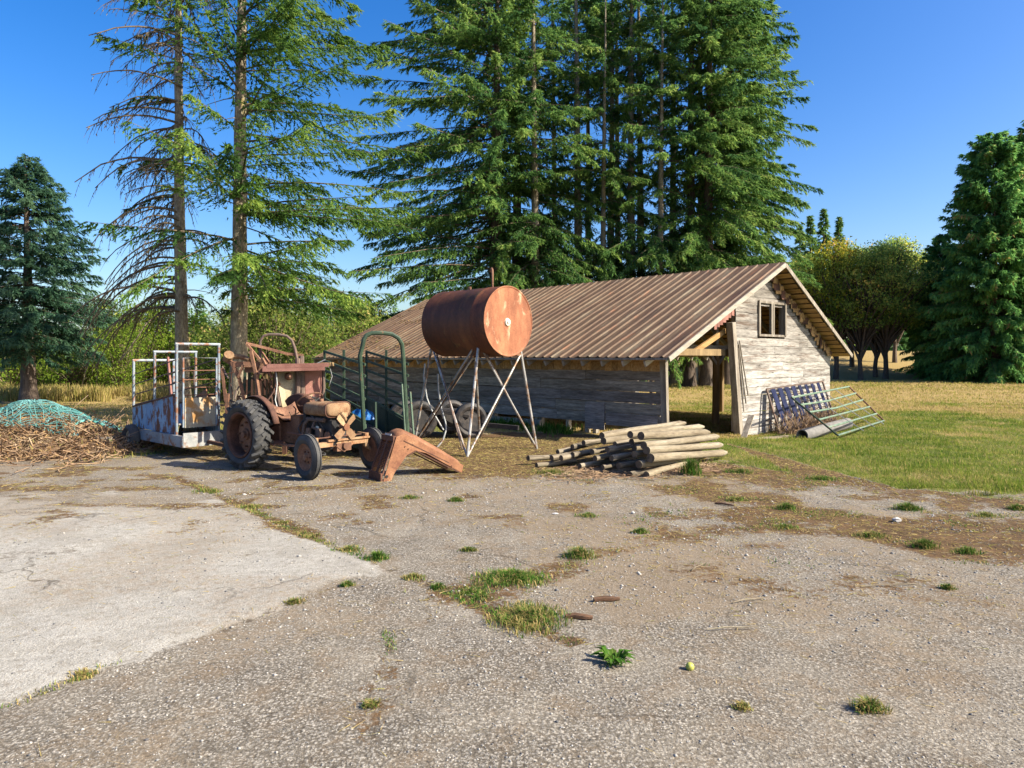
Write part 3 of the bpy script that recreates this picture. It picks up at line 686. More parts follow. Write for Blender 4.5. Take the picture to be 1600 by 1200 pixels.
# fuel tank: rounded box, long along x
b = MB(); sec = []
for k in range(20):
    a = 2*math.pi*k/20; ca, sa = math.cos(a), math.sin(a)
    sec.append((.235*math.copysign(abs(ca)**.45, ca), .112*math.copysign(abs(sa)**.55, sa)))
vs = []; st = [(1.02, .80), (1.035, .95), (1.08, 1.0), (1.62, 1.0), (1.655, .95), (1.67, .82)]
for (x, s_) in st:
    for (y, z) in sec: vs.append((x, y*s_, 1.03+z*s_))
fs = [(i*20+a, i*20+(a+1) % 20, (i+1)*20+(a+1) % 20, (i+1)*20+a) for i in range(len(st)-1) for a in range(20)]+[tuple(range(20)), tuple(100+a for a in range(20))]
b.add(vs, fs); tank = b.build('fuel_tank', M['ochre_metal'], tr, angle=50)
b = MB(); b.tube([(1.63, y*1.04, 1.03+z*1.06) for (y, z) in sec], .012, 5, close=True); b.build('tank_band', M['dark_rust'], tank)
b = MB(); b.cyl((1.2, 0, 1.14), (1.2, 0, 1.185), .035, n=10); b.build('filler_cap', M['rust'], tank)
# fan
b = MB(); fc = Vector((1.83, 0, .76)); b.cyl(fc-Vector((.1, 0, 0)), fc+Vector((.03, 0, 0)), .055, n=12)
fan = b.build('fan_hub', M['orange_rust'], tr)
for k in range(4):
    a = R3(42+90*k); d = Vector((0, math.cos(a), math.sin(a))); t = Vector((.35, -math.sin(a), math.cos(a))).normalized()
    b = MB(); n_ = d.cross(t)
    b.add([fc+d*.04-t*.028, fc+d*.04+t*.028, fc+d*.10+t*.052, fc+d*.235+t*.056, fc+d*.243+t*.0, fc+d*.235-t*.056, fc+d*.10-t*.052], [(0, 1, 2, 3, 4, 5, 6)])
    o = b.build('fan_blade', M['ochre_metal'], fan, smooth=False); s_ = o.modifiers.new('thick', 'SOLIDIFY'); s_.thickness = .008
b = MB(); b.tube([(1.74, -.02, .98), (1.76, .02, .92), (1.72, .08, .84)], .035, 8); b.box((1.72, .05, .95), (.06, .1, .07)); b.build('water_pump', M['ochre_metal'], tr)
# front axle and steering
b = MB(); b.bar((1.72, -.52, .50), (1.72, .52, .50), .075, .075); b.bar((1.76, -.3, .56), (1.76, .54, .555), .05, .03)
for s in (-1, 1):
    b.cyl((1.72, s*.5, .40), (1.72, s*.5, .62), .045, n=10); b.cyl((1.72, s*.5, .40), (1.72, s*.6, .345), .03, n=8); b.bar((1.72, s*.5, .61), (1.55, s*.47, .62), .04, .02)
b.build('front_axle', M['ochre_metal'], tr, smooth=False)
b = MB(); b.bar((1.74, -.14, .44), (1.74, .14, .44), .1, .12); b.add([(1.8, -.17, .47), (1.8, .17, .47), (1.8, .07, .40), (1.8, 0, .36), (1.8, -.07, .40)], [(0, 1, 2, 3, 4)]); b.cyl((1.75, 0, .46), (1.84, 0, .46), .05, n=10); b.build('axle_bracket', M['rust'], tr, smooth=False)
b = MB()
for s in (-1, 1): b.tube([(.7, s*.3, .62), (1.5, s*.44, .63)], .016, 6)
b.tube([(1.66, -.45, .60), (1.66, .45, .60)], .012, 6); b.build('tie_rod', M['dark_rust'], tr)
b = MB(); b.tube([(1.12, 0, .88), (.9, 0, 1.14)], .022, 8); b.build('steering_column', M['rust'], tr)
b = MB(); sx, sz = .88, 1.16; nrm = Vector((-.55, 0, .83)); ex = Vector((.83, 0, .55))
ring = [Vector((sx, 0, sz))+(Vector((0, 1, 0))*math.cos(2*math.pi*k/28)+ex*math.sin(2*math.pi*k/28))*.215 for k in range(28)]
b.tube(ring, .013, 6, close=True); b.cyl(Vector((sx, 0, sz))-nrm*.03, Vector((sx, 0, sz))+nrm*.02, .035, n=10)
for k in range(3):
    a = 2*math.pi*k/3+.5; b.cyl((sx, 0, sz-.01), Vector((sx, 0, sz))+(Vector((0, 1, 0))*math.cos(a)+ex*math.sin(a))*.21, .009, n=6)
b.build('steering_wheel', M['rust'], tr)
# seat pan, fenders, levers, dash
b = MB(); vs = []; nsx, nsy = 7, 9
for i in range(nsx):
    for j in range(nsy):
        x = i/(nsx-1)*2-1; y = j/(nsy-1)*2-1
        vs.append((.30+.19*x*(1-.12*y*y), .23*y, .84+.10*y*y*(.5-.4*x)+.13*max(0, -x)**2-.03*x))
b.add(vs, [(i*nsy+j, i*nsy+j+1, (i+1)*nsy+j+1, (i+1)*nsy+j) for i in range(nsx-1) for j in range(nsy-1)])
o = b.build('seat', M['rust'], tr); s_ = o.modifiers.new('thick', 'SOLIDIFY'); s_.thickness = .012
for s in (-1, 1):
    b = MB(); vs = []; n = 12
    for k in range(n):
        a = R3(18+(128-18)*k/(n-1))
        for (yy, rr) in ((s*.38, .36), (s*.38, .63), (s*.40, .65), (s*.47, .65), (s*.50, .635)): vs.append((math.cos(a)*rr, yy, .575+math.sin(a)*rr))
    b.add(vs, [(k*5+j, k*5+j+1, k*5+6+j, k*5+5+j) for k in range(n-1) for j in range(4)])
    o = b.build('fender', M['dark_rust'], tr, angle=40); s_ = o.modifiers.new('thick', 'SOLIDIFY'); s_.thickness = .008
b = MB(); b.tube([(.62, -.1, .85), (.7, -.14, 1.0), (.66, -.16, 1.05)], .012, 6); b.tube([(.45, .16, .8), (.55, .18, 1.06)], .012, 6); b.tube([(-.05, -.22, .8), (.2, -.3, .95), (.55, -.28, .9)], .014, 6); b.build('control_lever', M['dark_rust'], tr)
b = MB(); b.box((.98, 0, .93), (.07, .34, .26)); b.box((.93, 0, 1.05), (.1, .2, .08)); b.build('dash_panel', M['black_iron'], tr, smooth=False)
b = MB(); b.bar((.1, -.30, .42), (.9, -.33, .42), .09, .03); b.bar((.35, -.2, .45), (.35, -.42, .40), .25, .02); b.build('footrest', M['rust'], tr, smooth=False)
b = MB(); b.bar((-.35, -.35, .45), (-.85, -.4, .35), .06, .05); b.bar((-.35, .35, .45), (-.85, .4, .35), .06, .05); b.build('lift_arm', M['dark_rust'], tr, smooth=False)

b = MB(); b.tube([(1.02, -.12, .98), (1.18, -.19, .93), (1.4, -.19, .82), (1.5, -.17, .70)], .011, 6); b.tube([(1.0, .05, 1.0), (1.25, -.15, .90), (1.34, -.18, .76)], .008, 5); b.tube([(.95, -.15, .86), (.9, -.24, .7), (1.05, -.25, .55), (1.3, -.22, .5)], .012, 6)
b.tube([(1.66, -.10, .62), (1.78, -.14, .55), (1.72, -.2, .44), (1.5, -.18, .40)], .026, 8); b.build('engine_hose', M['black_iron'], tr)
b = MB(); b.tube([(1.5, .19, .84), (1.55, .24, .6), (1.3, .26, .38), (.4, .28, .34)], .028, 8); b.build('exhaust_pipe', M['rust'], tr)
b = MB()
for k in range(7): b.cyl((1.02+k*.095, -.125, .50), (1.02+k*.095, -.14, .50), .014, n=6)
for k in range(5): b.cyl((.42+k*.11, -.152, .52), (.42+k*.11, -.166, .52), .014, n=6)
b.cyl((1.56, -.12, .62), (1.56, -.17, .62), .06, n=14); b.box((1.2, -.15, .56), (.14, .06, .10)); b.build('engine_bolts', M['rust'], tr)
b = MB(); b.bar((.95, -.17, .72), (1.1, -.2, .56), .03, .02); b.tube([(.6, -.2, .95), (.75, -.25, .9), (.9, -.22, .96)], .01, 5); b.build('throttle_rod', M['ochre_metal'], tr)
# ------------------------------------------------------------ rusty machine behind the tractor
mc = thing('farm_machine', 'rusty old harvesting implement with sheet panels, a bent hoop and slatted side', 'farm machine', (-4.9, 13.6, 0))
def tubeP(pts, r, n=6): return MB().tube([P(*p) for p in pts], r, n)
b = MB()                                              # long visor trough with depth
a, c_ = P(416, 572, 12.9), P(512, 570, 13.3)
b.bar(a, c_, .42, .07); b.bar(a+Vector((0, -.2, -.05)), c_+Vector((0, -.2, -.05)), .04, .10); b.build('top_visor', M['red_rust'], mc, world=True, smooth=False)
b = MB()
def slab_px(b, quad, Y0, Y1, t):
    pts = [P(x, y, Y0 if k in (0, 3) else Y1) for k, (x, y) in enumerate(quad)]
    n = (pts[1]-pts[0]).cross(pts[3]-pts[0]).normalized()*t
    vs = pts+[p+n for p in pts]
    b.add(vs, [(0, 1, 2, 3), (7, 6, 5, 4), (0, 4, 5, 1), (1, 5, 6, 2), (2, 6, 7, 3), (3, 7, 4, 0)])
slab_px(b, [(430, 574), (466, 574), (462, 645), (442, 642)], 13.0, 13.25, .05); pn = b.build('front_panel', M['cream_rust'], mc, world=True, smooth=False)
b = MB(); b.cyl(P(451, 588, 13.08), P(453, 588, 12.98), .075, .05, 12); b.cyl(P(451, 588, 13.0), P(453, 588, 12.9), .02, n=8); b.build('bearing_boss', M['rust'], pn, world=True)
b = MB(); slab_px(b, [(476, 574), (507, 574), (503, 632), (478, 632)], 13.3, 13.5, .05); b.build('rear_panel', M['red_rust'], mc, world=True, smooth=False)
b = MB()
for x0, x1, y0, Y in ((465, 462, 560, 13.2), (471, 474, 556, 13.25), (431, 440, 574, 12.98), (505, 500, 572, 13.5)):
    b.tube([P(x0, y0, Y), P(x0+1, (y0+640)/2, Y), P(x1, 650, Y)], .05 if x0 in (465, 471) else .03, 8)
b.build('upright_tube', M['brown_steel'], mc, world=True)
hp = [P(408, 575, 13.1), P(406, 545, 13.1), P(407, 532, 13.1), P(412, 525, 13.1), P(420, 522.5, 13.1), P(435, 522.5, 13.15), P(448, 525, 13.2), P(456, 532, 13.2), P(461, 545, 13.2), P(464, 560, 13.2), P(467, 573, 13.2)]
MB().tube(hp, .026, 8).build('hoop', M['brown_steel'], mc, world=True)
b = MB()
b.bar(P(384, 536, 12.9), P(420, 545, 13.1), .045, .05); b.bar(P(420, 545, 13.1), P(450, 553, 13.2), .045, .05); b.bar(P(450, 553, 13.2), P(474, 555, 13.25), .045, .05)
b.bar(P(386, 538, 12.9), P(410, 567, 12.9), .05, .04); b.bar(P(410, 560, 12.9), P(425, 590, 12.85), .05, .04); b.bar(P(406, 545, 13.1), P(420, 566, 13.0), .03, .03)
b.bar(P(392, 548, 12.8), P(400, 585, 12.8), .05, .05); b.bar(P(400, 585, 12.8), P(405, 620, 12.75), .05, .05); b.bar(P(408, 572, 12.85), P(402, 592, 12.85), .04, .04)
b.bar(P(362, 565, 12.9), P(374, 592, 12.9), .06, .05); b.bar(P(374, 592, 12.9), P(383, 630, 12.9), .06, .05); b.bar(P(350, 560, 13.0), P(366, 570, 12.9), .05, .08)
b.bar(P(365, 569, 12.9), P(418, 570, 13.0), .07, .10); b.bar(P(383, 577, 13.0), P(418, 578, 13.0), .05, .12); b.bar(P(380, 570, 12.85), P(372, 590, 12.85), .04, .03)
b.bar(P(356, 615, 12.8), P(354, 655, 12.8), .06, .05); b.bar(P(347, 575, 12.95), P(357, 660, 12.9), .04, .05); b.build('lift_linkage', M['rust'], mc, world=True, smooth=False)
for k in range(30):
    x = rnd.uniform(350, 428); y = rnd.uniform(566, 640); Y = rnd.uniform(12.9, 13.6); a = rnd.uniform(-.5, .5)+math.pi/2*(k % 3 != 0); l = rnd.uniform(14, 42)
    p, q = P(x-math.cos(a)*l/2, y-math.sin(a)*l/2, Y), P(x+math.cos(a)*l/2, y+math.sin(a)*l/2, Y+rnd.uniform(-.3, .3))
    b = MB(); b.tube([p, p.lerp(q, .5)+Vector((rnd.uniform(-.04, .04), 0, rnd.uniform(-.04, .04))), q], rnd.uniform(.010, .022), 5); b.build('tine', M[('rust', 'dark_rust', 'brown_steel', 'ochre_metal')[k % 4]], mc, world=True)
b = MB(); b.tube([P(352, 558, 13.0), P(375, 557, 13.0), P(390, 562, 12.95)], .05, 8); b.cyl(P(356, 561, 13.0), P(358, 554, 12.9), .09, n=10); b.build('drive_shaft', M['ochre_metal'], mc, world=True)
for k, x in enumerate((383, 390, 397, 404, 411, 417, 423, 428)):
    b = MB(); Y = 13.15+.04*k; b.bar(P(x, 578, Y), P(x-2+(k % 3), 628+3*(k % 2), Y), .05 if k < 2 else .035, .03, Vector((0, 1, 0))); b.build('slat', M['green_paint'] if k in (0, 1, 3) else M['post_wood'], mc, world=True, smooth=False)
b = MB(); b.bar(P(376, 636, 13.3), P(432, 636, 13.3), .7, .08); b.bar(P(380, 605, 13.7), P(430, 605, 13.7), .08, .3); b.bar(P(358, 650, 13.2), P(432, 650, 13.3), .3, .2); b.build('machine_frame', M['dark_rust'], mc, world=True, smooth=False)
b = MB(); b.tube([P(431, 576, 12.9), P(433, 600, 12.85), P(430, 625, 12.85), P(434, 640, 12.8), P(438, 656, 12.75)], .012, 6); b.tube([P(487, 572, 13.2), P(508, 562, 13.2)], .012, 5); b.tube([P(500, 568, 13.3), P(516, 576, 13.4), P(519, 588, 13.4), P(514, 604, 13.4)], .008, 5); b.build('hydraulic_hose', M['grey_steel'], mc, world=True)
b = MB(); b.cyl(P(400, 690, 13.6), P(440, 690, 13.9), .06, n=8)
for x in (380, 445): b.bar(P(x, 645, 13.6), Vector((P(x, 645, 13.6).x, 13.6, 0)), .08, .08)
b.build('ground_stand', M['dark_rust'], mc, world=True, smooth=False)
b = MB(); b.bar(P(504, 569, 13.4), P(519, 569, 13.4), .28, .07); b.build('end_board', M['post_wood'], mc, world=True, smooth=False)

# ------------------------------------------------------------ bonnet lying on the ground
bo = thing('tractor_bonnet', 'orange rusted bonnet with slotted grille lying nose down beside the old tractor', 'tractor bonnet', (-2.06, 10.72, 0), math.atan2(.6, .8))
side = [(0, 0), (.13, .0), (.19, .12), (.40, .37), (.54, .43), (.74, .37), (1.39, .005), (1.43, .12), (.36, .70), (.22, .66)]
for s in (-1, 1):
    b = MB(); b.prism(side, .012, Matrix.Translation((0, s*.215, 0))); b.build('cheek', M['orange_rust'], bo, smooth=False)
b = MB(); vs = []; st = [(.20, .655, .18, .03), (.29, .70, .205, .04), (.36, .715, .215, .045), (.6, .60, .212, .05), (1.0, .375, .205, .05), (1.36, .165, .19, .045), (1.44, .10, .17, .03)]
for (x, z, hw, cr) in st:
    for k in range(9):
        t = k/8*2-1; vs.append((x+cr*.5*(1-abs(t)**3), hw*math.copysign(abs(t)**.75, t)*1.035, z-.10*(abs(t)**5)+cr*(1-t*t)))
b.add(vs, [(i*9+k, i*9+k+1, (i+1)*9+k+1, (i+1)*9+k) for i in range(len(st)-1) for k in range(8)])
o = b.build('top_panel', M['orange_rust'], bo, angle=50); s_ = o.modifiers.new('thick', 'SOLIDIFY'); s_.thickness = .012
b = MB()
for s in (-1, 0, 1): b.bar((-.005, s*.19, .10), (.19, s*.185, .61), .035 if s else .045, .02)
b.bar((-.02, -.205, .06), (-.02, .205, .06), .03, .13); b.bar((.20, -.2, .63), (.20, .2, .63), .05, .08); b.box((-.015, 0, .005), (.05, .42, .03))
for k in range(17):
    t = .17+.72*k/16; x, z = -.005+.195*t, .10+.51*t
    for s in (-1, 1): b.bar((x+.012, s*.03, z), (x+.012, s*.175, z), .012, .012)
b.build('grille', M['dark_rust'], bo, smooth=False)
b = MB(); b.bar((.19, -.1, .672), (.19, .1, .672), .012, .05, Vector((.3, 0, 1))); b.build('badge_plate', M['grey_steel'], bo, smooth=False)
b = MB()
for s in (-1, 1): b.bar((.34, s*.2235, .595), (1.405, s*.215, .055), .008, .014); b.bar((.40, s*.2235, .36), (.55, s*.2235, .42), .01, .02); b.bar((.56, s*.2235, .42), (1.37, s*.22, .0), .01, .018)
b.build('seam_edge', M['dark_rust'], bo, smooth=False)
b = MB()
for (x, z) in ((.42, .46), (.5, .52), (.36, .5), (.9, .28), (1.2, .13)): b.cyl((x, -.2225, z), (x, -.230, z), .011, n=7)
b.build('rivets', M['dark_rust'], bo)
b = MB(); b.cyl((.055, -.2225, .075), (.055, -.232, .075), .022, n=10); b.build('bolt_hole', M['black_iron'], bo)

# ------------------------------------------------------------ fuel tank on its stand
st_ = thing('tank_stand', 'tall splayed pipe stand with crossed braces carrying the rusty tank', 'tank stand', (-.85, 14.7, 0))
F = dict(A=gnd(730, 714), B=gnd(839, 701), C=Vector((-2.14, 15.35, 0)), D=Vector((-.75, 16.5, 0)))
for q in 'CD': F[q].z = float(zg(F[q].x, F[q].y))
TOP = dict(A=P(748, 535, 13.7), B=P(814, 551, 14.3), C=P(675, 539, 15.0), D=P(742, 553, 15.35))
for q in 'ABCD':
    MB().tube([TOP[q]+(TOP[q]-F[q]).normalized()*.04, F[q]-Vector((0, 0, .03))], .028, 8).build('leg', M['silver_pipe'], st_, world=True)
for (p, q) in (('A', 'B'), ('B', 'A'), ('C', 'A'), ('B', 'D'), ('D', 'C')):
    e = TOP[p].lerp(F[q], .985); dd = (F[q]-TOP[p]).normalized()
    MB().tube([TOP[p]+Vector((0, 0, -.02)), e], .021, 8).build('brace', M['silver_pipe'], st_, world=True)
    if (p, q) in (('A', 'B'), ('C', 'A')):
        MB().tube([TOP[p]+Vector((.06, .03, -.05)), e+Vector((-.08, -.02, .1))], .016, 8).build('brace', M['brown_steel'], st_, world=True)
MB().tube([TOP['A']+Vector((-.1, .1, -.10)), F['C']], .021, 8).build('brace', M['silver_pipe'], st_, world=True)
MB().tube([TOP['A']+Vector((-.06, .1, -.13)), F['C']+Vector((.12, -.02, .05))], .017, 8).build('brace', M['brown_steel'], st_, world=True)
for (p, q) in (('A', 'C'), ('B', 'D'), ('A', 'B'), ('C', 'D')):
    MB().bar(TOP[p]+Vector((0, 0, -.05)), TOP[q]+Vector((0, 0, -.05)), .05, .05).build('cradle_rail', M['rust'], st_, world=True, smooth=False)
TA = Vector((.73, -.68, 0)).normalized(); TC = Vector((-.06, 13.7, 2.575)); TL, TR = 1.82, .685
tk = thing('fuel_tank', 'big rusty cylindrical fuel tank lying on a tall pipe stand', 'fuel tank', (TC.x-TA.x*TL/2, TC.y-TA.y*TL/2, TC.z), math.atan2(TA.y, TA.x))
b = MB(); h2 = TL/2
b.lathe([(TR, -h2), (TR+.004, -h2+.02), (TR, -h2+.04), (TR, h2-.42), (TR+.005, h2-.41), (TR+.005, h2-.36), (TR, h2-.35), (TR, h2-.03), (TR+.008, h2-.02), (TR+.006, h2)], (0, 0, 0), (1, 0, 0), 64, closed=False)
b.build('shell', M['tank_rust'], tk)
b = MB(); b.lathe([(0, h2-.012), (TR*.5, h2-.014), (TR-.03, h2-.008), (TR-.012, h2+.004), (TR+.004, h2+.002)], (0, 0, 0), (1, 0, 0), 64, closed=False); cap = b.build('end_cap', M['cap_rust'], tk)
b = MB(); b.lathe([(0, -h2), (TR, -h2)], (0, 0, 0), (1, 0, 0), 48, closed=False); b.build('end_cap', M['cap_rust'], tk)
b = MB(); b.cyl((h2-.02, -.03, -.02), (h2+.012, -.03, -.02), .085, .07, 16); b.cyl((h2, -.03, -.02), (h2+.03, -.03, -.02), .03, n=8); b.build('plug_fitting', M['white_dial'], cap)
pc = Vector((h2-.45, .0, TR-.02)); b = MB(); b.tube([pc, pc+Vector((0, 0, .30)), pc+Vector((-.02, .02, .37)), pc+Vector((-.07, .05, .41)), pc+Vector((-.14, .10, .40)), pc+Vector((-.17, .12, .36))], .022, 8); b.build('vent_pipe', M['rust'], tk)
b = MB(); b.cyl((-.15, -.05, TR-.02), (-.15, -.05, TR+.05), .04, n=10); b.build('filler_bung', M['rust'], tk)

# ------------------------------------------------------------ loading chutes
ch = thing('loading_chute', 'pale blue livestock loading chute on wheels with stepped pipe hoops', 'loading chute', (-6.24, 13.1, 0), math.atan2(-.67, .74)+0)
CA = Vector((.74, -.67)); LCH = 2.1; WCH = .80     # x = towards the near end, y = across (away from the camera)
def hoop(b, x, zt, zb, r=.026, y0=0, y1=WCH):
    b.tube([(x, y0, zb), (x, y0, zt)], r, 8); b.tube([(x, y1, zb), (x, y1, zt)], r, 8); b.tube([(x, y0-r, zt), (x, y1+r, zt)], r, 8)
hx = [(-2.1, 1.81), (-1.02, 1.98), (0, 2.12)]
for (x, zt) in hx:
    b = MB(); hoop(b, x, zt, .28); b.build('hoop', M['pale_frame'], ch)
for k in range(4):
    for y in (0.03, WCH-.03):
        z0, z1 = .92+.21*k, 1.18+.22*k
        MB().tube([(-2.1, y, z0-.02), (-1.02, y, (z0+z1)/2), (0, y, z1)], .012, 6).build('rail', M['brown_steel'], ch)
for y in (-.01, WCH+.01):
    b = MB(); b.prism([(-2.1, .45), (0, .42), (0, 1.16), (-.02, 1.17), (-2.1, .84)], .012, Matrix.Translation((0, y, 0))); p = b.build('side_panel', M['blue_sheet'], ch, smooth=False)
    MB().bar((-2.1, y-.012, .86), (0, y-.012, 1.18), .025, .03).build('panel_edge', M['dark_rust'], p, smooth=False)
b = MB(); b.bar((-1.6, -.04, .33), (.42, -.04, .33), .07, .2); b.bar((-1.6, WCH+.04, .33), (.3, WCH+.04, .33), .07, .2); b.bar((-1.6, WCH/2, .3), (-.1, WCH/2, .34), WCH, .04); b.build('base_frame', M['pale_frame'], ch, smooth=False)
b = MB(); b.bar((.42, -.06, .36), (.42, WCH+.35, .36), .03, .26); b.build('front_skirt', M['grey_steel'], ch, smooth=False)
b = MB(); b.bar((-2.05, WCH/2, .40), (.02, WCH/2, .62), WCH-.06, .03); b.build('ramp_floor', M['plank_grey'], ch, smooth=False)
b = MB(); gx0 = .05
b.tube([(gx0, .10, .56), (gx0, .10, 1.86), (gx0, WCH-.07, 1.86), (gx0, WCH-.07, .56)], .02, 8); gt = b.build('end_gate', M['pale_frame'], ch)
b = MB(); b.box((gx0, WCH/2+.02, .83), (.012, WCH-.22, .56)); b.build('gate_sheet', M['pale_sheet'], gt, smooth=False)
for z in (1.16, 1.30, 1.45, 1.62): MB().tube([(gx0, .1, z), (gx0, WCH-.07, z)], .011, 6).build('gate_rail', M['rust'], gt)
MB().tube([(gx0, .3, 1.3), (gx0, .3, 1.62)], .012, 6).build('latch_bar', M['brown_steel'], gt)
b = MB(); b.bar((-.5, .12, .95), (-.95, .22, 1.85), .03, .14); b.build('stop_board', M['red_rust'], ch, smooth=False)
b = MB(); b.bar((-.05, .6, 1.12), (-.7, .62, .9), .02, .30); b.build('rust_plate', M['orange_rust'], ch, smooth=False)
def small_wheel(c, par, ax, r=.275, w=.2):
    b = MB(); b.lathe([(0, -.03), (.06, -.03), (.12, -.01), (.155, -.05), (.155, .05), (0, .05)], c, ax, 20, closed=False); wh = b.build('wheel', M['white_dial'], par)
    MB().lathe(tyre_profile(r, w, .15), c, ax, 28).build('tyre', M['rubber'], wh)
small_wheel((-1.78, -.16, .255), ch, (0, 1, 0)); small_wheel((-1.78, WCH+.16, .255), ch, (0, 1, 0))
b = MB(); b.cyl((-1.78, -.2, .255), (-1.78, WCH+.2, .255), .03, n=8); b.build('axle', M['dark_rust'], ch)
b = MB(); b.bar((.42, .4, .3), (1.5, .42, .27), .06, .06); b.bar((1.3, .42, .27), (1.3, .42, 0), .05, .05); b.build('tow_bar', M['dark_rust'], ch, smooth=False)
bk = MB(); bk.box((0, 0, .14), (.24, .3, .28), None, 0, .02); o = bk.build('wheel_chock', M['old_timber'], None, smooth=False); o.location = (-8.05, 14.0, .0); tag(o, 'dark wooden block set against the wheel of the blue chute', 'block')

gc = thing('green_chute', 'dark green livestock chute with a tall rounded hoop and sloping rails', 'loading chute', (-2.35, 13.3, 0))
gA, gB, gFar0, gFar1 = Vector((-2.74, 13.15, 0)), Vector((-1.98, 13.45, 0)), Vector((-3.9, 14.65, 0)), Vector((-3.1, 15.0, 0))
hp = [Vector((gA.x-.0, gA.y, .0)), Vector((gA.x-.10, gA.y, 1.9)), P(566.5, 540, 13.1), P(568.5, 530, 13.1), P(573, 523.5, 13.12), P(581, 520.5, 13.15), P(597, 520, 13.2), P(612, 522, 13.3), P(622, 528, 13.35), P(628, 537, 13.4), Vector((gB.x-.10, gB.y, 1.9)), Vector((gB.x, gB.y, 0))]
MB().tube(hp, .042, 8).build('hoop', M['green_paint'], gc, world=True)
for k in range(6):
    z0, z1 = 1.02+.195*k, .66+.215*k
    for (a, c_) in ((gFar0, gA), (gFar1, gB)):
        MB().bar(a+Vector((0, 0, z0)), c_+Vector((0, 0, z1)), .03, .045).build('rail', M['green_paint'], gc, world=True, smooth=False)
for (a, c_) in ((gFar0, gA), (gFar1, gB)):
    b = MB(); t = Vector((.02, .02, 0)); q = [a+Vector((0, 0, .22)), c_+Vector((0, 0, .12)), c_+Vector((0, 0, .62)), a+Vector((0, 0, .98))]
    b.add(q+[p+t for p in q], [(0, 1, 2, 3), (7, 6, 5, 4), (0, 4, 5, 1), (1, 5, 6, 2), (2, 6, 7, 3), (3, 7, 4, 0)]); b.build('side_panel', M['green_paint'], gc, world=True, smooth=False)
for a in (gFar0, gFar1, gFar0.lerp(gA, .5), gFar1.lerp(gB, .5)):
    MB().bar(a, a+Vector((0, 0, 2.02)), .045, .045).build('upright', M['green_paint'], gc, world=True, smooth=False)
b = MB(); b.bar((gFar0+gFar1)/2+Vector((0, 0, .5)), (gA+gB)/2+Vector((0, 0, .2)), .8, .03); b.build('ramp_floor', M['brown_steel'], gc, world=True, smooth=False)
for (x, y0, Y) in ((628, 600, 13.42), (641, 612, 13.5)):
    MB().tube([P(x, y0, Y), P(x+6, 690, Y)], .022, 6).build('prop_bar', M['pale_green'], gc, world=True)
MB().tube([P(586.5, 628, 12.95), P(588, 700, 12.95)], .025, 6).build('prop_bar', M['green_paint'], gc, world=True)
def crumple(name, c, d, mt, label, cat, seed, par=None):
    r_ = np.random.default_rng(seed); n = 14; vs = []; fs = []
    for i in range(n+1):
        for j in range(n+1):
            u_, v_ = i/n*2-1, j/n*2-1
            hh = max(0, 1-(abs(u_)**3+abs(v_)**3)*.9)
            vs.append((c[0]+d[0]*u_*(1+.1*r_.normal()), c[1]+d[1]*v_, c[2]+d[2]*(hh*.7+.35*hh*r_.random())))
    fs = [(i*(n+1)+j, i*(n+1)+j+1, (i+1)*(n+1)+j+1, (i+1)*(n+1)+j) for i in range(n) for j in range(n)]
    o = MB().add(vs, fs).build(name, mt, None, angle=60); tag(o, label, cat); return o
crumple('tarp', (-3.0, 14.0, .64), (.26, .18, .22), M['blue_tarp'], 'crumpled bright blue tarp lying inside the green chute', 'tarp', 3)

# ------------------------------------------------------------ old cart with two big tyres behind the stand
ct = thing('old_cart', 'dark old farm cart with big tyres standing against the barn wall', 'cart', (-1.7, 16.4, 0))
def cart_wheel(c, r, ax):
    b = MB(); b.lathe([(0, -.03), (r*.2, -.03), (r*.5, 0), (r*.62, -.05), (r*.62, .05), (0, .05)], c, ax, 22, closed=False); wh = b.build('wheel', M['black_iron'], ct, world=True)
    MB().lathe(tyre_profile(r, .22, r*.6), c, ax, 30).build('tyre', M['black_iron'], wh, world=True)
cart_wheel((-.98, 16.45, .40), .42, (.42, -.9, 0)); cart_wheel((-2.15, 16.3, .44), .44, (.42, -.9, 0)); cart_wheel((-1.5, 17.3, .42), .42, (.42, -.9, 0)); cart_wheel((-2.6, 17.1, .42), .42, (.42, -.9, 0))
b = MB(); b.bar((-2.5, 16.6, .62), (-.7, 16.9, .56), .5, .12); b.bar((-2.3, 16.3, .75), (-1.0, 16.35, .5), .06, .06); b.bar((-.7, 16.5, .30), (.15, 16.2, .25), .1, .1); b.build('cart_bed', M['black_iron'], ct, world=True, smooth=False)
for (pts, r_, lb) in (([(664, 568, 15.4), (662, 590, 15.4), (667, 622, 15.35), (674, 640, 15.3), (683, 655, 15.3), (693, 672, 15.3)], .018, 'dark thin bent pipe rising beside the barn wall, the taller one'),
                     ([(684, 584, 15.0), (685, 610, 15.0), (690, 640, 14.95), (696, 660, 14.9), (697, 672, 14.85), (692, 688, 14.75), (683, 699, 14.7)], .02, 'pale curved pipe bowed to the ground behind the tank stand')):
    o = MB().tube([P(*p) for p in pts], r_, 8).build('bent_pipe', M['grey_steel']); tag(o, lb, 'pipe')

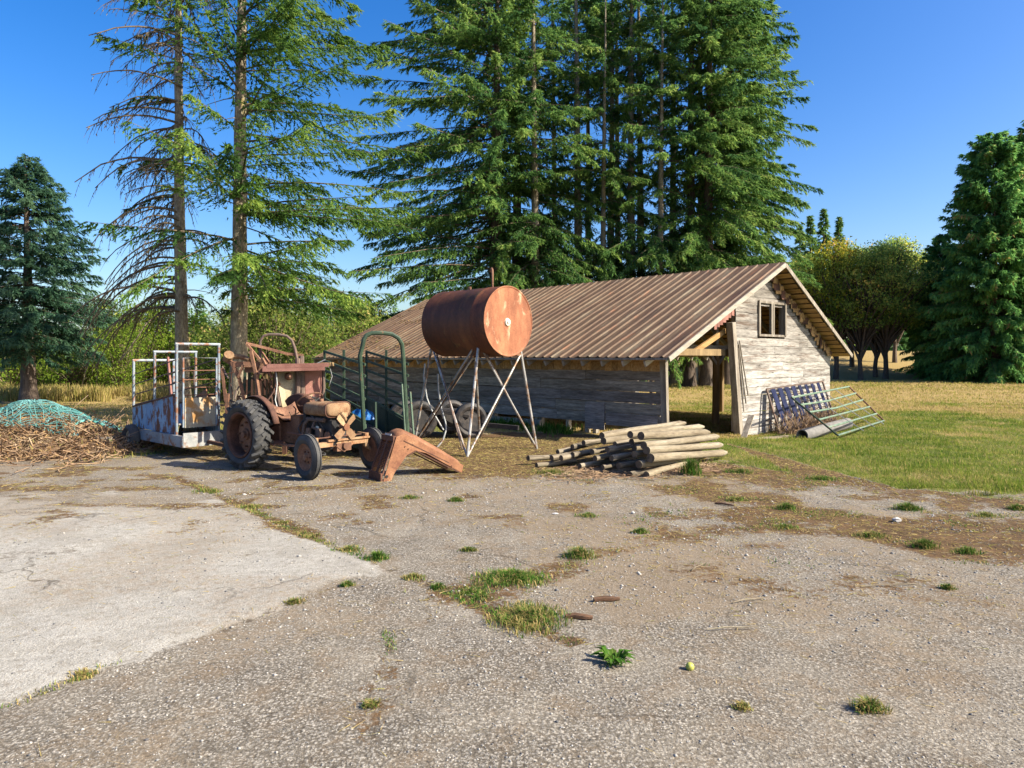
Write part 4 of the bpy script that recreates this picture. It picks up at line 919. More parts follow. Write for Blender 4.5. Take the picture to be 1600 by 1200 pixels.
# ------------------------------------------------------------ log pile
LG = 'posts in the log pile'
def log_obj(p, q, r, label, pointed=True, seed=0):
    rr = random.Random(seed); p = Vector(p); q = Vector(q); L_ = (q-p).length
    b = MB(); n = 12; k = 8; vs = []
    for i in range(k+1):
        t = i/k; x = L_*t; rad = r*(1.04-.12*t+.05*math.sin(t*7+seed)+.03*math.sin(t*19+seed*2))*(1.0 if not (pointed and t > .93) else .45)
        if pointed and i == k-1: x = L_*.93; rad = r
        for a in range(n):
            an = 2*math.pi*a/n; vs.append((x, math.cos(an)*rad+.022*math.sin(t*4+seed), math.sin(an)*rad*(1+.03*math.sin(seed+a))))
    fs = [(i*n+a, i*n+(a+1) % n, (i+1)*n+(a+1) % n, (i+1)*n+a) for i in range(k) for a in range(n)]
    m_ = [0]*len(fs)+[1, 0]; fs += [tuple(reversed(range(n))), tuple(k*n+a for a in range(n))]
    b.add(vs, fs); b.m = m_
    o = b.build('log', [M['log' if pointed else 'log_grey'], M['log_end']], None, angle=50)
    o.location = p; o.rotation_euler = (q-p).to_track_quat('X', 'Z').to_euler()
    return tag(o, label, 'log', LG)
R0 = [  # right stack: (left end px, py, Y), (right tip px, py, Y), radius, label
 ((1010, 742, 10.95), (1072, 724, 12.0), .06, 'short post lowest at the front of the pile, half under weeds'),
 ((1018, 716, 11.0), (1133, 707, 13.0), .075, 'lowest long pale post at the front edge of the pile'),
 ((1012, 704, 11.1), (1128, 695, 13.1), .072, 'long brownish post second from the ground in the front stack'),
 ((1006, 696, 11.2), (1124, 682, 13.2), .07, 'long pale post in the middle of the front stack'),
 ((1000, 681, 11.35), (1110, 676, 13.2), .075, 'thick pale post just under the two top posts'),
 ((983, 679, 11.6), (1100, 667, 13.5), .07, 'pale pointed post lying upper front on the pile'),
 ((940, 681, 12.0), (1070, 661, 13.7), .07, 'whitest post on the very top of the pile'),
 ((944, 689, 11.9), (1062, 676, 13.4), .065, 'top post wedged directly below the whitest one'),
 ((1000, 726, 11.05), (1090, 716, 12.6), .065, 'greenish post with dark end beneath the front long post'),
 ((992, 710, 11.25), (1100, 700, 12.9), .06, 'post with black end tucked behind the front stack'),
 ((990, 700, 11.5), (1095, 690, 13.0), .06, 'post hidden mostly behind the middle front posts'),
 ((985, 690, 11.7), (1090, 680, 13.3), .06, 'inner post showing only its dark end under the top'),
]
for i, (a, c_, r_, lb) in enumerate(R0): log_obj(P(*a), P(*c_), r_*.88, lb, True, i)
R1 = [
 ((826, 716, 12.1), (880, 713, 12.6), .055, 'outermost short post lying alone at the far tip of the pile'),
 ((838, 727, 11.9), (900, 720, 12.4), .05, 'dark post under the outermost short one'),
 ((870, 706, 12.3), (940, 690, 13.2), .05, 'thin post with a pointed end beside the outermost short one'),
 ((893, 698, 12.3), (950, 688, 13.1), .055, 'grey post upper in the low end of the pile'),
 ((862, 716, 12.0), (940, 702, 12.9), .055, 'brown post end second along the low end'),
 ((878, 716, 11.9), (960, 700, 12.7), .055, 'post with round dark end in the low row, third along'),
 ((896, 711, 12.0), (970, 696, 12.9), .055, 'pale post crossing the middle of the low row'),
 ((912, 692, 12.3), (975, 684, 13.0), .055, 'grey post leading up to the top of the pile'),
 ((924, 706, 11.9), (990, 694, 12.8), .055, 'pale cut post near the centre gap of the pile'),
 ((928, 716, 11.7), (1000, 704, 12.6), .06, 'post with greenish bark and dark end at the centre'),
 ((955, 716, 11.5), (1010, 706, 12.2), .055, 'charred looking post end beside the centre gap'),
 ((950, 703, 11.7), (1020, 692, 12.6), .055, 'dark post above the charred looking one'),
 ((968, 728, 11.3), (1030, 718, 12.1), .055, 'low post next to the front stack, in its shade'),
 ((985, 742, 11.0), (1040, 730, 11.7), .06, 'blackened post end lowest at the foot of the front stack'),
 ((905, 728, 11.7), (970, 716, 12.4), .05, 'bottom post under the low row, nearly black'),
 ((940, 730, 11.5), (1005, 720, 12.2), .05, 'bottom post under the centre with twigs over it'),
 ((960, 694, 11.9), (1030, 684, 12.9), .055, 'post bridging the low row and the top'),
]
for i, (a, c_, r_, lb) in enumerate(R1): log_obj(P(*a), P(*c_), r_*.86, lb, False, i+40)

# ------------------------------------------------------------ gates leaning on the gable
ng = thing('slatted_gate', 'navy slatted metal gate leaning upright against the white plank wall', 'gate', (7.6, 18.6, 0))
gl, gr = Vector((6.95, 18.25, -.12)), Vector((9.35, 20.35, .02)); lean = Vector((-.12, .14, 0)).normalized()*.38; hgt_ = Vector((0, 0, 1.16))+lean
for t in (0, 1): MB().bar(gl+hgt_*t+(Vector((0, 0, .03)) if t == 0 else Vector()), gr+hgt_*t, .05, .04).build('rail', M['brown_steel'], ng, world=True, smooth=False)
MB().bar(gl, gl+hgt_, .05, .04).build('end_bar', M['brown_steel'], ng, world=True, smooth=False); MB().bar(gr, gr+hgt_, .05, .04).build('end_bar', M['brown_steel'], ng, world=True, smooth=False)
for k in range(4): MB().bar(gl+hgt_*(.2+.2*k), gr+hgt_*(.2+.2*k), .02, .02).build('cross_rod', M['brown_steel'], ng, world=True, smooth=False)
for k in range(8):
    t = .10+.80*k/7; p = gl.lerp(gr, t); off = Vector((.03, -.04, 0))
    w_ = .22 if k < 4 else .16
    b = MB(); e = (gr-gl).normalized()*w_/2; q = [p+off-e, p+off+e, p+off+e+hgt_*.99-(gr-gl)*.035, p+off-e+hgt_*.99-(gr-gl)*.035]; n_ = Vector((.01, -.012, 0))
    b.add(q+[v_+n_ for v_ in q], [(0, 1, 2, 3), (7, 6, 5, 4), (0, 4, 5, 1), (1, 5, 6, 2), (2, 6, 7, 3), (3, 7, 4, 0)]); b.build('slat', M['navy'], ng, world=True, smooth=False)
gg = thing('tube_gate', 'pale green tube gate lying aslant in front of the navy slatted gate', 'gate', (8.6, 18.9, 0))
a0, a1, b0, b1 = Vector((7.75, 16.75, .02)), Vector((10.75, 20.35, .05)), Vector((7.05, 17.75, .86)), Vector((10.15, 21.2, 1.0))
MB().tube([a0, b0], .025, 8).build('end_bar', M['green_paint'], gg, world=True); MB().tube([a1, b1], .025, 8).build('end_bar', M['rust'], gg, world=True)
for k in range(6):
    t = k/5; p, q = a0.lerp(b0, t), a1.lerp(b1, t)
    mid = p.lerp(q, .45)+Vector((0, 0, -.05 if k in (3, 4) else 0))
    MB().tube([p, p.lerp(mid, .85), mid, q], .026, 8).build('rail', M['pale_green'], gg, world=True)
for t in (.35, .6, .82):
    MB().tube([a0.lerp(a1, t)+Vector((.12, -.15, -.02)), b0.lerp(b1, t-.1)], .010, 6).build('wire_stay', M['grey_steel'], gg, world=True)
b = MB(); p, q = Vector((7.15, 17.35, .02)), Vector((9.2, 19.3, .14)); pr = [(.15, 0), (.13, 0)]; x_, y_, z_ = frame_from(q-p); ln = (q-p).length
b.lathe([(.15, 0), (.15, ln), (.125, ln), (.125, 0)], p-Vector((0, 0, .07)), q-p, 20); o = b.build('culvert_pipe', M['culvert']); tag(o, 'grey culvert pipe on the grass under the green gate', 'pipe')
o = MB().bar((5.55, 16.9, -.08), (5.9, 17.35, .45), .14, .03).build('loose_board', M['old_timber'], None, smooth=False); tag(o, 'short dark board propped against the foot of the corner post', 'board')
o = MB().bar((5.75, 16.9, -.10), (7.0, 17.6, -.10), .22, .05).build('loose_board', M['log'], None, smooth=False); tag(o, 'pale plank lying on the grass at the foot of the gable', 'board')
# ------------------------------------------------------------ foliage builders
def unit(v): return v/np.maximum(np.linalg.norm(v, axis=-1, keepdims=True), 1e-9)
def tubes(Pn, Rn, n=4):                      # Pn (B,K,3), Rn (B,K) -> verts, quads
    B, K, _ = Pn.shape
    T = np.empty_like(Pn); T[:, 1:-1] = Pn[:, 2:]-Pn[:, :-2]; T[:, 0] = Pn[:, 1]-Pn[:, 0]; T[:, -1] = Pn[:, -1]-Pn[:, -2]; T = unit(T)
    ref = np.where(np.abs(T[..., 2:3]) > .9, np.array([1., 0, 0]), np.array([0, 0, 1.]))
    X = unit(np.cross(T, ref)); Y = np.cross(T, X)
    an = np.arange(n)*2*np.pi/n
    V = Pn[:, :, None]+(X[:, :, None]*np.cos(an)[:, None]+Y[:, :, None]*np.sin(an)[:, None])*Rn[:, :, None, None]
    V = V.reshape(-1, 3)
    b, k, a = np.meshgrid(np.arange(B), np.arange(K-1), np.arange(n), indexing='ij')
    i0 = (b*K+k)*n
    Q = np.stack([i0+a, i0+(a+1) % n, i0+n+(a+1) % n, i0+n+a], -1).reshape(-1, 4)
    return V, Q
def leaves(C, D, Ln, Wd, rng, flat=.5):      # leaf triangles at C along D
    N = len(C); up = np.array([0, 0, 1.])+rng.normal(0, flat, (N, 3))
    Sd = unit(np.cross(D, up)); h = (Wd*.5)[:, None]*Sd
    V = np.empty((N, 3, 3)); V[:, 0] = C-h; V[:, 1] = C+h; V[:, 2] = C+D*Ln[:, None]
    return V.reshape(-1, 3), np.arange(N*3).reshape(-1, 3)
def conifer(seed, H, R, z0, nb, sp=.2, tw=.9, leaf=.2, lw=.06, nl=9, e0=(-.25, .35), droop=.35, tip=0., power=.5, bias=None, thin=None, hang=.25, ztop=None, gap=.12, side_tilt=0.):
    rng = np.random.default_rng(seed)
    u = rng.random(nb)**.9; h = z0+(H*.985-z0)*u
    if ztop: h = z0+(min(H*.985, ztop)-z0)*u
    az = rng.random(nb)*2*np.pi
    f = np.clip(1-(h-z0*.5)/(H-z0*.5), .005, 1)**power
    Lb = R*f*rng.uniform(.55, 1.12, nb)*(np.clip((h-z0)/2.0, 0, 1)*.35+.65)
    if bias: Lb *= np.clip(1-bias[1]+bias[1]*(.5+.5*np.cos(az-bias[0]))*2, .12, 1.25)
    if thin is not None:
        k = rng.random(nb) < thin(h, az); h, az, Lb, f = h[k], az[k], Lb[k], f[k]
    nb = len(h)
    e = e0[0]+(e0[1]-e0[0])*(h-z0)/(H-z0)+rng.normal(0, .12, nb); dr = droop*rng.uniform(.6, 1.4, nb)
    dirh = np.stack([np.cos(az), np.sin(az), 0*az], 1); perp = np.stack([-np.sin(az), np.cos(az), 0*az], 1)
    curl = rng.normal(0, .12, nb)
    def pos(b, t): return dirh[b]*(Lb[b]*t)[:, None]+perp[b]*(Lb[b]*curl[b]*t*t)[:, None]+np.array([0, 0, 1.])*(h[b]+Lb[b]*(e[b]*t-dr[b]*t*t+tip*t**4))[:, None]
    K = 6; ts = np.linspace(0, 1, K)
    Pn = np.stack([pos(np.arange(nb), np.full(nb, t)) for t in ts], 1)
    Rn = (.008+.006*Lb)[:, None]*(1-.85*ts)[None]
    WV, WQ = tubes(Pn, Rn, 3)
    nt = np.maximum(3, (2*Lb/sp)).astype(int); bi = np.repeat(np.arange(nb), nt)
    t = gap+(1-gap)*rng.random(len(bi))**.8; sgn = np.where(rng.random(len(bi)) < .5, -1., 1.)
    phi = rng.uniform(.45, 1.25, len(bi))*(1-.5*t)
    sl = e[bi]-2*dr[bi]*t
    td = dirh[bi]*np.cos(phi)[:, None]+perp[bi]*(np.sin(phi)*sgn)[:, None]; td[:, 2] = sl*.7-rng.uniform(0, hang*2, len(bi)); td = unit(td)
    tl = tw*np.sqrt(Lb[bi]/R)*(.25+.75*(1-t)**.7)*rng.uniform(.5, 1.15, len(bi))
    tp = pos(bi, t)
    li = np.repeat(np.arange(len(bi)), nl); s = rng.random(len(li))
    C = tp[li]+td[li]*(tl[li]*s)[:, None]; C[:, 2] -= hang*.6*tl[li]*s*s
    D = unit(td[li]*1.0+rng.normal(0, .42, (len(li), 3))+np.array([0, 0, -hang*.5]))
    V, T = leaves(C, D, leaf*rng.uniform(.6, 1.3, len(li)), lw*rng.uniform(.7, 1.3, len(li)), rng)
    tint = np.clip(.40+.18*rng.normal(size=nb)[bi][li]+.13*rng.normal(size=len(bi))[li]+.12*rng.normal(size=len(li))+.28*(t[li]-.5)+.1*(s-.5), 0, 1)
    nv = len(V)
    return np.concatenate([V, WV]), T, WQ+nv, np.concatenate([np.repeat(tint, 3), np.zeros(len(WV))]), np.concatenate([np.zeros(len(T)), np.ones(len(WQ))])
def trunk_mesh(name, H, r, mt, seed=0, lean=(0, 0), flare=1.5, stubs=0, n=14):
    rng = np.random.default_rng(seed); K = 26; t = np.linspace(0, 1, K)**1.3
    x = lean[0]*t+.03*np.sin(t*9+seed)*t*4*.3; y = lean[1]*t+.03*np.cos(t*7+seed)*t*4*.3
    Pn = np.stack([x, y, t*H-.25*(t == 0)], 1)[None]; Rn = (r*(1-.93*t**1.0)+r*(flare-1)*np.exp(-t*H/.5))[None]
    V, Q = tubes(Pn, Rn, n)
    V = V+rng.normal(0, r*.03, V.shape)
    if stubs:
        z = rng.uniform(1.2, H*.75, stubs); a = rng.random(stubs)*2*np.pi; l = rng.uniform(.2, 1.3, stubs)
        d = np.stack([np.cos(a), np.sin(a), rng.uniform(-.35, .15, stubs)], 1); b0 = np.stack([0*z, 0*z, z], 1)
        k = np.linspace(0, 1, 4)[None, :, None]
        Pb = b0[:, None]+d[:, None]*l[:, None, None]*k; Pb[:, :, 2] -= (l[:, None]*k[..., 0]**2*.25)
        V2, Q2 = tubes(Pb, (.022*(1-.8*k[..., 0]))*np.ones((stubs, 1)), 3); Q = np.concatenate([Q, Q2+len(V)]); V = np.concatenate([V, V2])
    return np_mesh(name, V, quads=Q, mats=[mt], smooth=True, link=False)
def crown_mesh(name, data, lm, wm):
    V, T, Q, tint, mi = data
    return np_mesh(name, V, tris=T, quads=Q, attrs={'tint': tint}, mats=[lm, wm], mat_idx=mi, link=False)
def plant(name, label, cat, loc, rz, sc, trunk, crown, group=None):
    o = thing(name, label, cat, loc, rz, group); o.scale = (sc, sc, sc) if not isinstance(sc, tuple) else sc
    if trunk: obj_of('trunk', trunk, o)
    if crown: obj_of('crown', crown, o)
    return o
def broadleaf(seed, H, Rx, z0, ncl, leaf=.14, per=60, trunk_r=.12, shape=1.0, lw=.6, clr=.55, limbs=True, tbase=.45):
    rng = np.random.default_rng(seed)
    u = rng.random(ncl); a = rng.random(ncl)*2*np.pi; zz = z0+(H-z0)*rng.random(ncl)**.9
    q = (zz-z0)/(H-z0); prof = np.sqrt(np.clip(1-(2*np.abs(q-.42))**2.2*.75, .04, 1))*(1-.45*np.clip(q-.55, 0, 1)*shape)
    r = Rx*prof*np.sqrt(.12+.88*u)*rng.uniform(.8, 1.1, ncl)
    Cc = np.stack([np.cos(a)*r, np.sin(a)*r, zz], 1)
    st = np.stack([0*zz, 0*zz, np.maximum(.15*H*0+.1, zz*tbase-.2)], 1)
    k = np.linspace(0, 1, 5)[None, :, None]
    mid = (st+Cc)/2+np.array([0, 0, .12])*r[:, None]
    Pb = (1-k)**2*st[:, None]+2*k*(1-k)*mid[:, None]+k*k*Cc[:, None]
    WV, WQ = tubes(Pb, (trunk_r*.28*(1-.8*k[..., 0]))*np.ones((ncl, 1)), 3)
    ci = np.repeat(np.arange(ncl), per); n = len(ci); off = rng.normal(0, 1, (n, 3))*np.array([clr, clr, clr*.55])
    C = Cc[ci]+off
    D = unit(rng.normal(0, 1, (n, 3))+np.array([0, 0, -.25])+.6*unit(off))
    V, T = leaves(C, D, leaf*rng.uniform(.6, 1.4, n), leaf*lw*rng.uniform(.7, 1.3, n), rng, .8)
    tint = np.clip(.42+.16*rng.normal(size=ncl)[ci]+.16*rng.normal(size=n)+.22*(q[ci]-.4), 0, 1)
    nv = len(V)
    return np.concatenate([V, WV]), T, WQ+nv, np.concatenate([np.repeat(tint, 3), np.zeros(len(WV))]), np.concatenate([np.zeros(len(T)), np.ones(len(WQ))])

# ------------------------------------------------------------ big spruce and the half dead tree by the chute
def at_ground(x, y): return (x, y, float(zg(x, y))-.03)
RIGHT = 0.0; LEFT = math.pi; FRONT = -math.pi/2
t1 = trunk_mesh('trunk', 23, .28, M['bark_spruce'], 1, (.12, .2), 1.5, 50, 18)
c1 = crown_mesh('crown', conifer(11, 23, 5.0, 3.3, 480, sp=.12, tw=1.2, leaf=.15, lw=.048, nl=11, e0=(.04, .3), droop=.15, tip=.05, power=.42, bias=(R3(-12), .98), hang=.33, gap=.05,
                                 thin=lambda h, az: np.where(np.cos(az-R3(-12)) < -.1, .10, .68)*np.where(h > 14.5, .45, 1)), L['spruce'], M['twig_live'])
plant('spruce_tree', 'tall green spruce with mossy bare trunk standing behind the rusty tractor', 'tree', at_ground(-8.55, 22), 0, 1, t1, c1)
# half dead: bare arching branches hung with lichen
rng = np.random.default_rng(5); nb = 135
h = 3.4+13.0*rng.random(nb)**1.1; az = np.where(rng.random(nb) < .62, LEFT+rng.normal(0, .75, nb), rng.random(nb)*2*np.pi)
Lb = (3.5-.09*h)*rng.uniform(.6, 1.15, nb)*np.where(np.cos(az) < 0, 1, .62); K = 9; ts = np.linspace(0, 1, K)
e = rng.uniform(.05, .32, nb); drp = rng.uniform(.45, .95, nb)*np.clip(1.25-h/18, .35, 1)
dirh = np.stack([np.cos(az), np.sin(az), 0*az], 1)
Pn = dirh[:, None]*(Lb[:, None]*ts)[..., None]+np.array([0, 0, 1.])*(h[:, None]+Lb[:, None]*(e[:, None]*ts-drp[:, None]*ts**2.4))[..., None]
Pn[..., :2] += rng.normal(0, .03, Pn[..., :2].shape)*ts[None, :, None]
V0, Q0 = tubes(Pn, (.016+.010*Lb)[:, None]*(1-.7*ts)[None], 4)
nt = 17; bi = np.repeat(np.arange(nb), nt); t = .15+.85*rng.random(len(bi)); i0 = np.clip((t*(K-1)).astype(int), 0, K-2); fr = t*(K-1)-i0
tp = Pn[bi, i0]*(1-fr)[:, None]+Pn[bi, i0+1]*fr[:, None]; tg = unit(Pn[bi, i0+1]-Pn[bi, i0])
sd_ = unit(np.cross(tg, [0, 0, 1.]))*np.where(rng.random(len(bi)) < .5, -1, 1)[:, None]
td = unit(tg*.6+sd_*rng.uniform(.2, .9, (len(bi), 1))+np.array([0, 0, -1.])*rng.uniform(.1, .9, (len(bi), 1))); tl = rng.uniform(.15, .6, len(bi))
kk = np.linspace(0, 1, 3)[None, :, None]; Pt = tp[:, None]+td[:, None]*tl[:, None, None]*kk; Pt[:, :, 2] -= (tl[:, None]*kk[..., 0]**2*.35)
V1, Q1 = tubes(Pt, .010*(1-.6*kk[..., 0])*np.ones((len(bi), 1)), 3)
li = np.repeat(np.arange(len(bi)), 4); s = rng.random(len(li)); C = tp[li]+td[li]*(tl[li]*s)[:, None]; C[:, 2] -= tl[li]*s*s*.35
D = unit(rng.normal(0, .4, (len(li), 3))+np.array([0, 0, -1.])); VL, TL_ = leaves(C, D, rng.uniform(.05, .12, len(li)), rng.uniform(.02, .045, len(li)), rng)
gi = np.repeat(np.where((h[bi] > 7) & (rng.random(nb)[bi] < .14))[0], 16); s = rng.random(len(gi)); C = tp[gi]+td[gi]*(tl[gi]*s)[:, None]
VG, TG = leaves(C, unit(td[gi]+rng.normal(0, .4, (len(gi), 3))), rng.uniform(.1, .2, len(gi)), rng.uniform(.03, .06, len(gi)), rng)
VV = np.concatenate([VL, VG, V0, V1]); o1 = len(VL); o2 = o1+len(VG); o3 = o2+len(V0)
tint = np.concatenate([np.repeat(rng.random(len(li)), 3), np.repeat(np.clip(rng.normal(.35, .2, len(gi)), 0, 1), 3), np.zeros(len(V0)+len(V1))])
cdead = np_mesh('branches', VV, tris=np.concatenate([TL_, TG+o1]), quads=np.concatenate([Q0+o2, Q1+o3]), attrs={'tint': tint}, mats=[L['lichen'], M['limb_dead'], L['spruce']],
                mat_idx=np.concatenate([np.zeros(len(TL_)), np.full(len(TG), 2), np.ones(len(Q0)+len(Q1))]), link=False)
t2 = trunk_mesh('trunk', 21, .23, M['bark_spruce'], 2, (-.35, .1), 1.6, 30, 16)
dt = thing('dead_spruce', 'half dead spruce with bare drooping lichen hung branches above the blue chute', 'tree', at_ground(-10.75, 23)); obj_of('trunk', t2, dt); obj_of('branches', cdead, dt)
# bluish fir on the far left
t3 = trunk_mesh('trunk', 10.2, .30, M['bark_dark'], 3, (-.1, 0), 1.35, 0, 14)
c3 = crown_mesh('crown', conifer(12, 10.3, 4.1, 2.1, 460, sp=.14, tw=.95, leaf=.17, lw=.05, nl=10, e0=(-.12, .45), droop=.16, tip=.06, power=.72, hang=.32, gap=.2), L['bluefir'], M['twig_live'])
plant('fir_tree', 'dark bluish fir with a conical crown behind the brush heap and netting', 'tree', at_ground(-19.9, 29), .4, 1, t3, c3)

# ------------------------------------------------------------ grove behind the barn
GRV = 'grove of tall firs behind the barn'
bark = M['bark_spruce']
kw = dict(sp=.17, tw=1.3, leaf=.24, lw=.075, nl=10, hang=.36)
cA = crown_mesh('crown', conifer(21, 34, 8.0, 3.0, 560, e0=(-.12, .25), droop=.22, tip=.06, power=.40, bias=(LEFT, .55), ztop=28, thin=lambda h, az: np.where(np.cos(az) < -.2, .85, .5), **kw), L['fir'], M['twig_live'])
cB = crown_mesh('crown', conifer(22, 33, 5.3, 5.5, 500, e0=(-.18, .25), droop=.25, tip=.05, power=.42, bias=(R3(-20), .55), ztop=28, thin=lambda h, az: np.where(np.cos(az-R3(-20)) > .2, .85, .5), **kw), L['fir'], M['twig_live'])
cC = crown_mesh('crown', conifer(23, 32, 5.6, 3.6, 420, e0=(-.28, .2), droop=.26, tip=.04, power=.45, bias=(FRONT, .55), ztop=28, thin=lambda h, az: np.where(h < 11.0, .95, .24), **kw), L['fir'], M['twig_live'])
cD = crown_mesh('crown', conifer(24, 33, 4.0, 4.0, 300, e0=(-.3, .2), droop=.25, tip=.03, power=.4, ztop=28, thin=lambda h, az: np.where(h < 18, .22, .42), **kw), L['fir'], M['twig_live'])
cE = crown_mesh('crown', conifer(25, 31, 5.0, 3.6, 460, e0=(-.25, .2), droop=.3, tip=.05, power=.45, bias=(FRONT, .4), ztop=28, thin=lambda h, az: np.where(h < 15, .9, .5), **kw), L['fir'], M['twig_live'])
tA = trunk_mesh('trunk', 33, .42, M['bark_dark'], 11, (.3, .1), 1.4, 30, 12)
tB = trunk_mesh('trunk', 33, .34, bark, 12, (-.2, .2), 1.3, 70, 12)
tC = trunk_mesh('trunk', 32, .29, bark, 13, (.25, -.1), 1.3, 90, 12)
GX_ = [ # px of trunk, Y, trunk, crown, rot, scale, label
 (772, 43.0, tA, cA, 0, 1.0, 'wide fir at the sky edge of the grove, long drooping limbs beyond the rusty tank'),
 (806, 46.0, tA, cE, .5, .97, 'bushy dark trunked fir second in from the sky edge above the rusty tank'),
 (838, 42.5, tB, cC, .3, .93, 'fir with low bright boughs just above the upper rim of the tank'),
 (866, 49.0, tC, cD, 2.2, 1.0, 'slender fir set back among the grove above the middle of the tank'),
 (905, 46.0, tB, cD, 1.0, 1.02, 'bare pale trunk first in the open gap of the grove'),
 (919, 50.0, tC, cD, 2.0, 1.0, 'thin pale trunk close beside the first bare one'),
 (941, 43.5, tC, cC, -.25, .82, 'fir with skirts of green low boughs below the open trunk gap'),
 (953, 48.0, tB, cD, 3.1, .98, 'thin pale trunk in the middle of the open gap'),
 (967, 51.0, tC, cD, 4.0, 1.03, 'faint trunk furthest back in the gap'),
 (985, 45.5, tB, cD, 5.0, 1.0, 'straight pale trunk lit by sun at the gap centre'),
 (1003, 47.5, tB, cD, .4, 1.0, 'stout pale trunk past the gap centre with broken twigs'),
 (1030, 43.0, tC, cC, .35, .86, 'fir with feathery boughs hanging over the middle of the roof ridge'),
 (1052, 49.0, tB, cD, 1.9, 1.0, 'pale trunk with dead twigs behind the feathery boughs'),
 (1076, 45.2, tA, cC, -.3, 1.0, 'thick dark trunk seen through the open barn aisle, nearer the wall'),
 (1098, 48.0, tB, cC, .2, .98, 'dense fir over the upper end of the roof ridge'),
 (1104, 44.0, tA, cB, -.5, .97, 'fir with spreading boughs above the barn gable peak'),
 (1136, 47.0, tA, cB, .1, 1.0, 'outermost fir of the grove reaching out over the barn gable'),
]
for (px, Y, t_, c_, rz, sc, lb) in GX_:
    plant('fir_tree', lb, 'tree', at_ground((px-800)/FPX*Y, Y), rz, sc, t_, c_, GRV)

# ------------------------------------------------------------ cedars on the right
kc = dict(sp=.20, tw=1.2, leaf=.33, lw=.12, nl=9, hang=.55, gap=.3)
cc1 = crown_mesh('crown', conifer(31, 20, 5.4, .35, 820, e0=(-.15, .7), droop=.28, tip=.06, power=.50, **kc), L['cedar'], M['twig_live'])
cc2 = crown_mesh('crown', conifer(32, 22, 5.8, .35, 860, e0=(-.1, .7), droop=.32, tip=.05, power=.5, **kc), L['cedar'], M['twig_live'])
tc = trunk_mesh('trunk', 18, .35, M['bark_dark'], 21, (0, 0), 1.4, 0, 10)
for (x, y, rz, sc, c_, lb) in ((36.6, 53.5, 0, .95, cc1, 'big dense cedar nearest the yard with foliage down to the grass'), (41.6, 55.5, 1.1, .95, cc2, 'tallest dense cedar at the edge of the picture'),
                              (36.8, 60.5, 2.3, .6, cc1, 'lower cedar merging into the plum trees')):
    plant('cedar_tree', lb, 'tree', at_ground(x, y), rz, sc, tc, c_, 'cedars along the far edge of the field')

# ------------------------------------------------------------ plum trees and bushes
def plum_trunk(seed, fork):
    rng = np.random.default_rng(seed); b = MB()
    b.tube([(0, 0, -.2), (.05, 0, 1.0), (.0+fork*.1, .05, 2.4)], [.26, .2, .17], 9)
    for k in range(5):
        a = k*1.3+seed; b.tube([(.0, .02, 1.5+.2*k), (math.cos(a)*.8, math.sin(a)*.8, 3.3+.2*k), (math.cos(a)*1.9, math.sin(a)*1.9, 5.6+.3*k)], [.13, .09, .03], 7)
    o = b.build('trunk', M['bark_dark']); me = o.data; bpy.data.objects.remove(o); return me
pt = [plum_trunk(1, 1), plum_trunk(2, -1)]
pc = [crown_mesh('crown', broadleaf(41, 12.2, 3.9, 4.9, 120, .21, 80, .5, clr=.5, tbase=.55), L['plum'], M['bark_dark']), crown_mesh('crown', broadleaf(42, 11.4, 3.7, 4.6, 110, .21, 80, .5, clr=.5, tbase=.55), L['plum'], M['bark_dark'])]
py_ = crown_mesh('crown', broadleaf(43, 11.6, 3.0, 4.8, 90, .22, 75, .5, clr=.5, tbase=.55), L['yellow'], M['bark_dark'])
PLG = 'broadleaf trees shading the far lawn'
for (px, Y, c_, t_, rz, sc, lb) in ((1306, 60, py_, pt[0], .0, 1.0, 'yellowing broadleaf tree just past the barn gable'), (1331, 66, pc[1], pt[1], 1., .98, 'thin trunked broadleaf tree second from the barn gable'),
        (1345, 59, pc[1], pt[0], 2.2, .92, 'broadleaf tree with paired trunk near the yellowing one'), (1368, 61, pc[0], pt[1], 3.3, .9, 'broadleaf tree with a leaning trunk at the middle of the shade'),
        (1384, 60, pc[1], pt[0], .7, 1.0, 'forked broadleaf tree with the thickest trunk in the shade'), (1398, 69, pc[0], pt[1], 4, .98, 'broadleaf tree set further up the slope'),
        (1432, 64, pc[1], pt[1], 5, .93, 'broadleaf tree half lost against the dark cedars'), (1262, 62, pc[0], pt[0], 1.7, .85, 'broadleaf tree hidden behind the gable overhang')):
    plant('broadleaf_tree', lb, 'tree', at_ground((px-800)/FPX*Y, Y), rz, sc, t_, c_, PLG)
sh1 = crown_mesh('crown', broadleaf(51, 3.0, 1.7, .15, 90, .12, 70, .2, clr=.36, tbase=.05), L['shrub'], M['twig_dead'])
sh2 = crown_mesh('crown', broadleaf(52, 4.4, 1.5, .2, 90, .13, 70, .2, clr=.38, tbase=.3), L['shrub'], M['twig_dead'])
sh3 = crown_mesh('crown', broadleaf(53, 4.6, 2.9, .1, 150, .15, 75, .2, clr=.5, tbase=.05), L['vine'], M['twig_dead'])
SHG = 'yellow green shrubs along the far edge of the lawn'
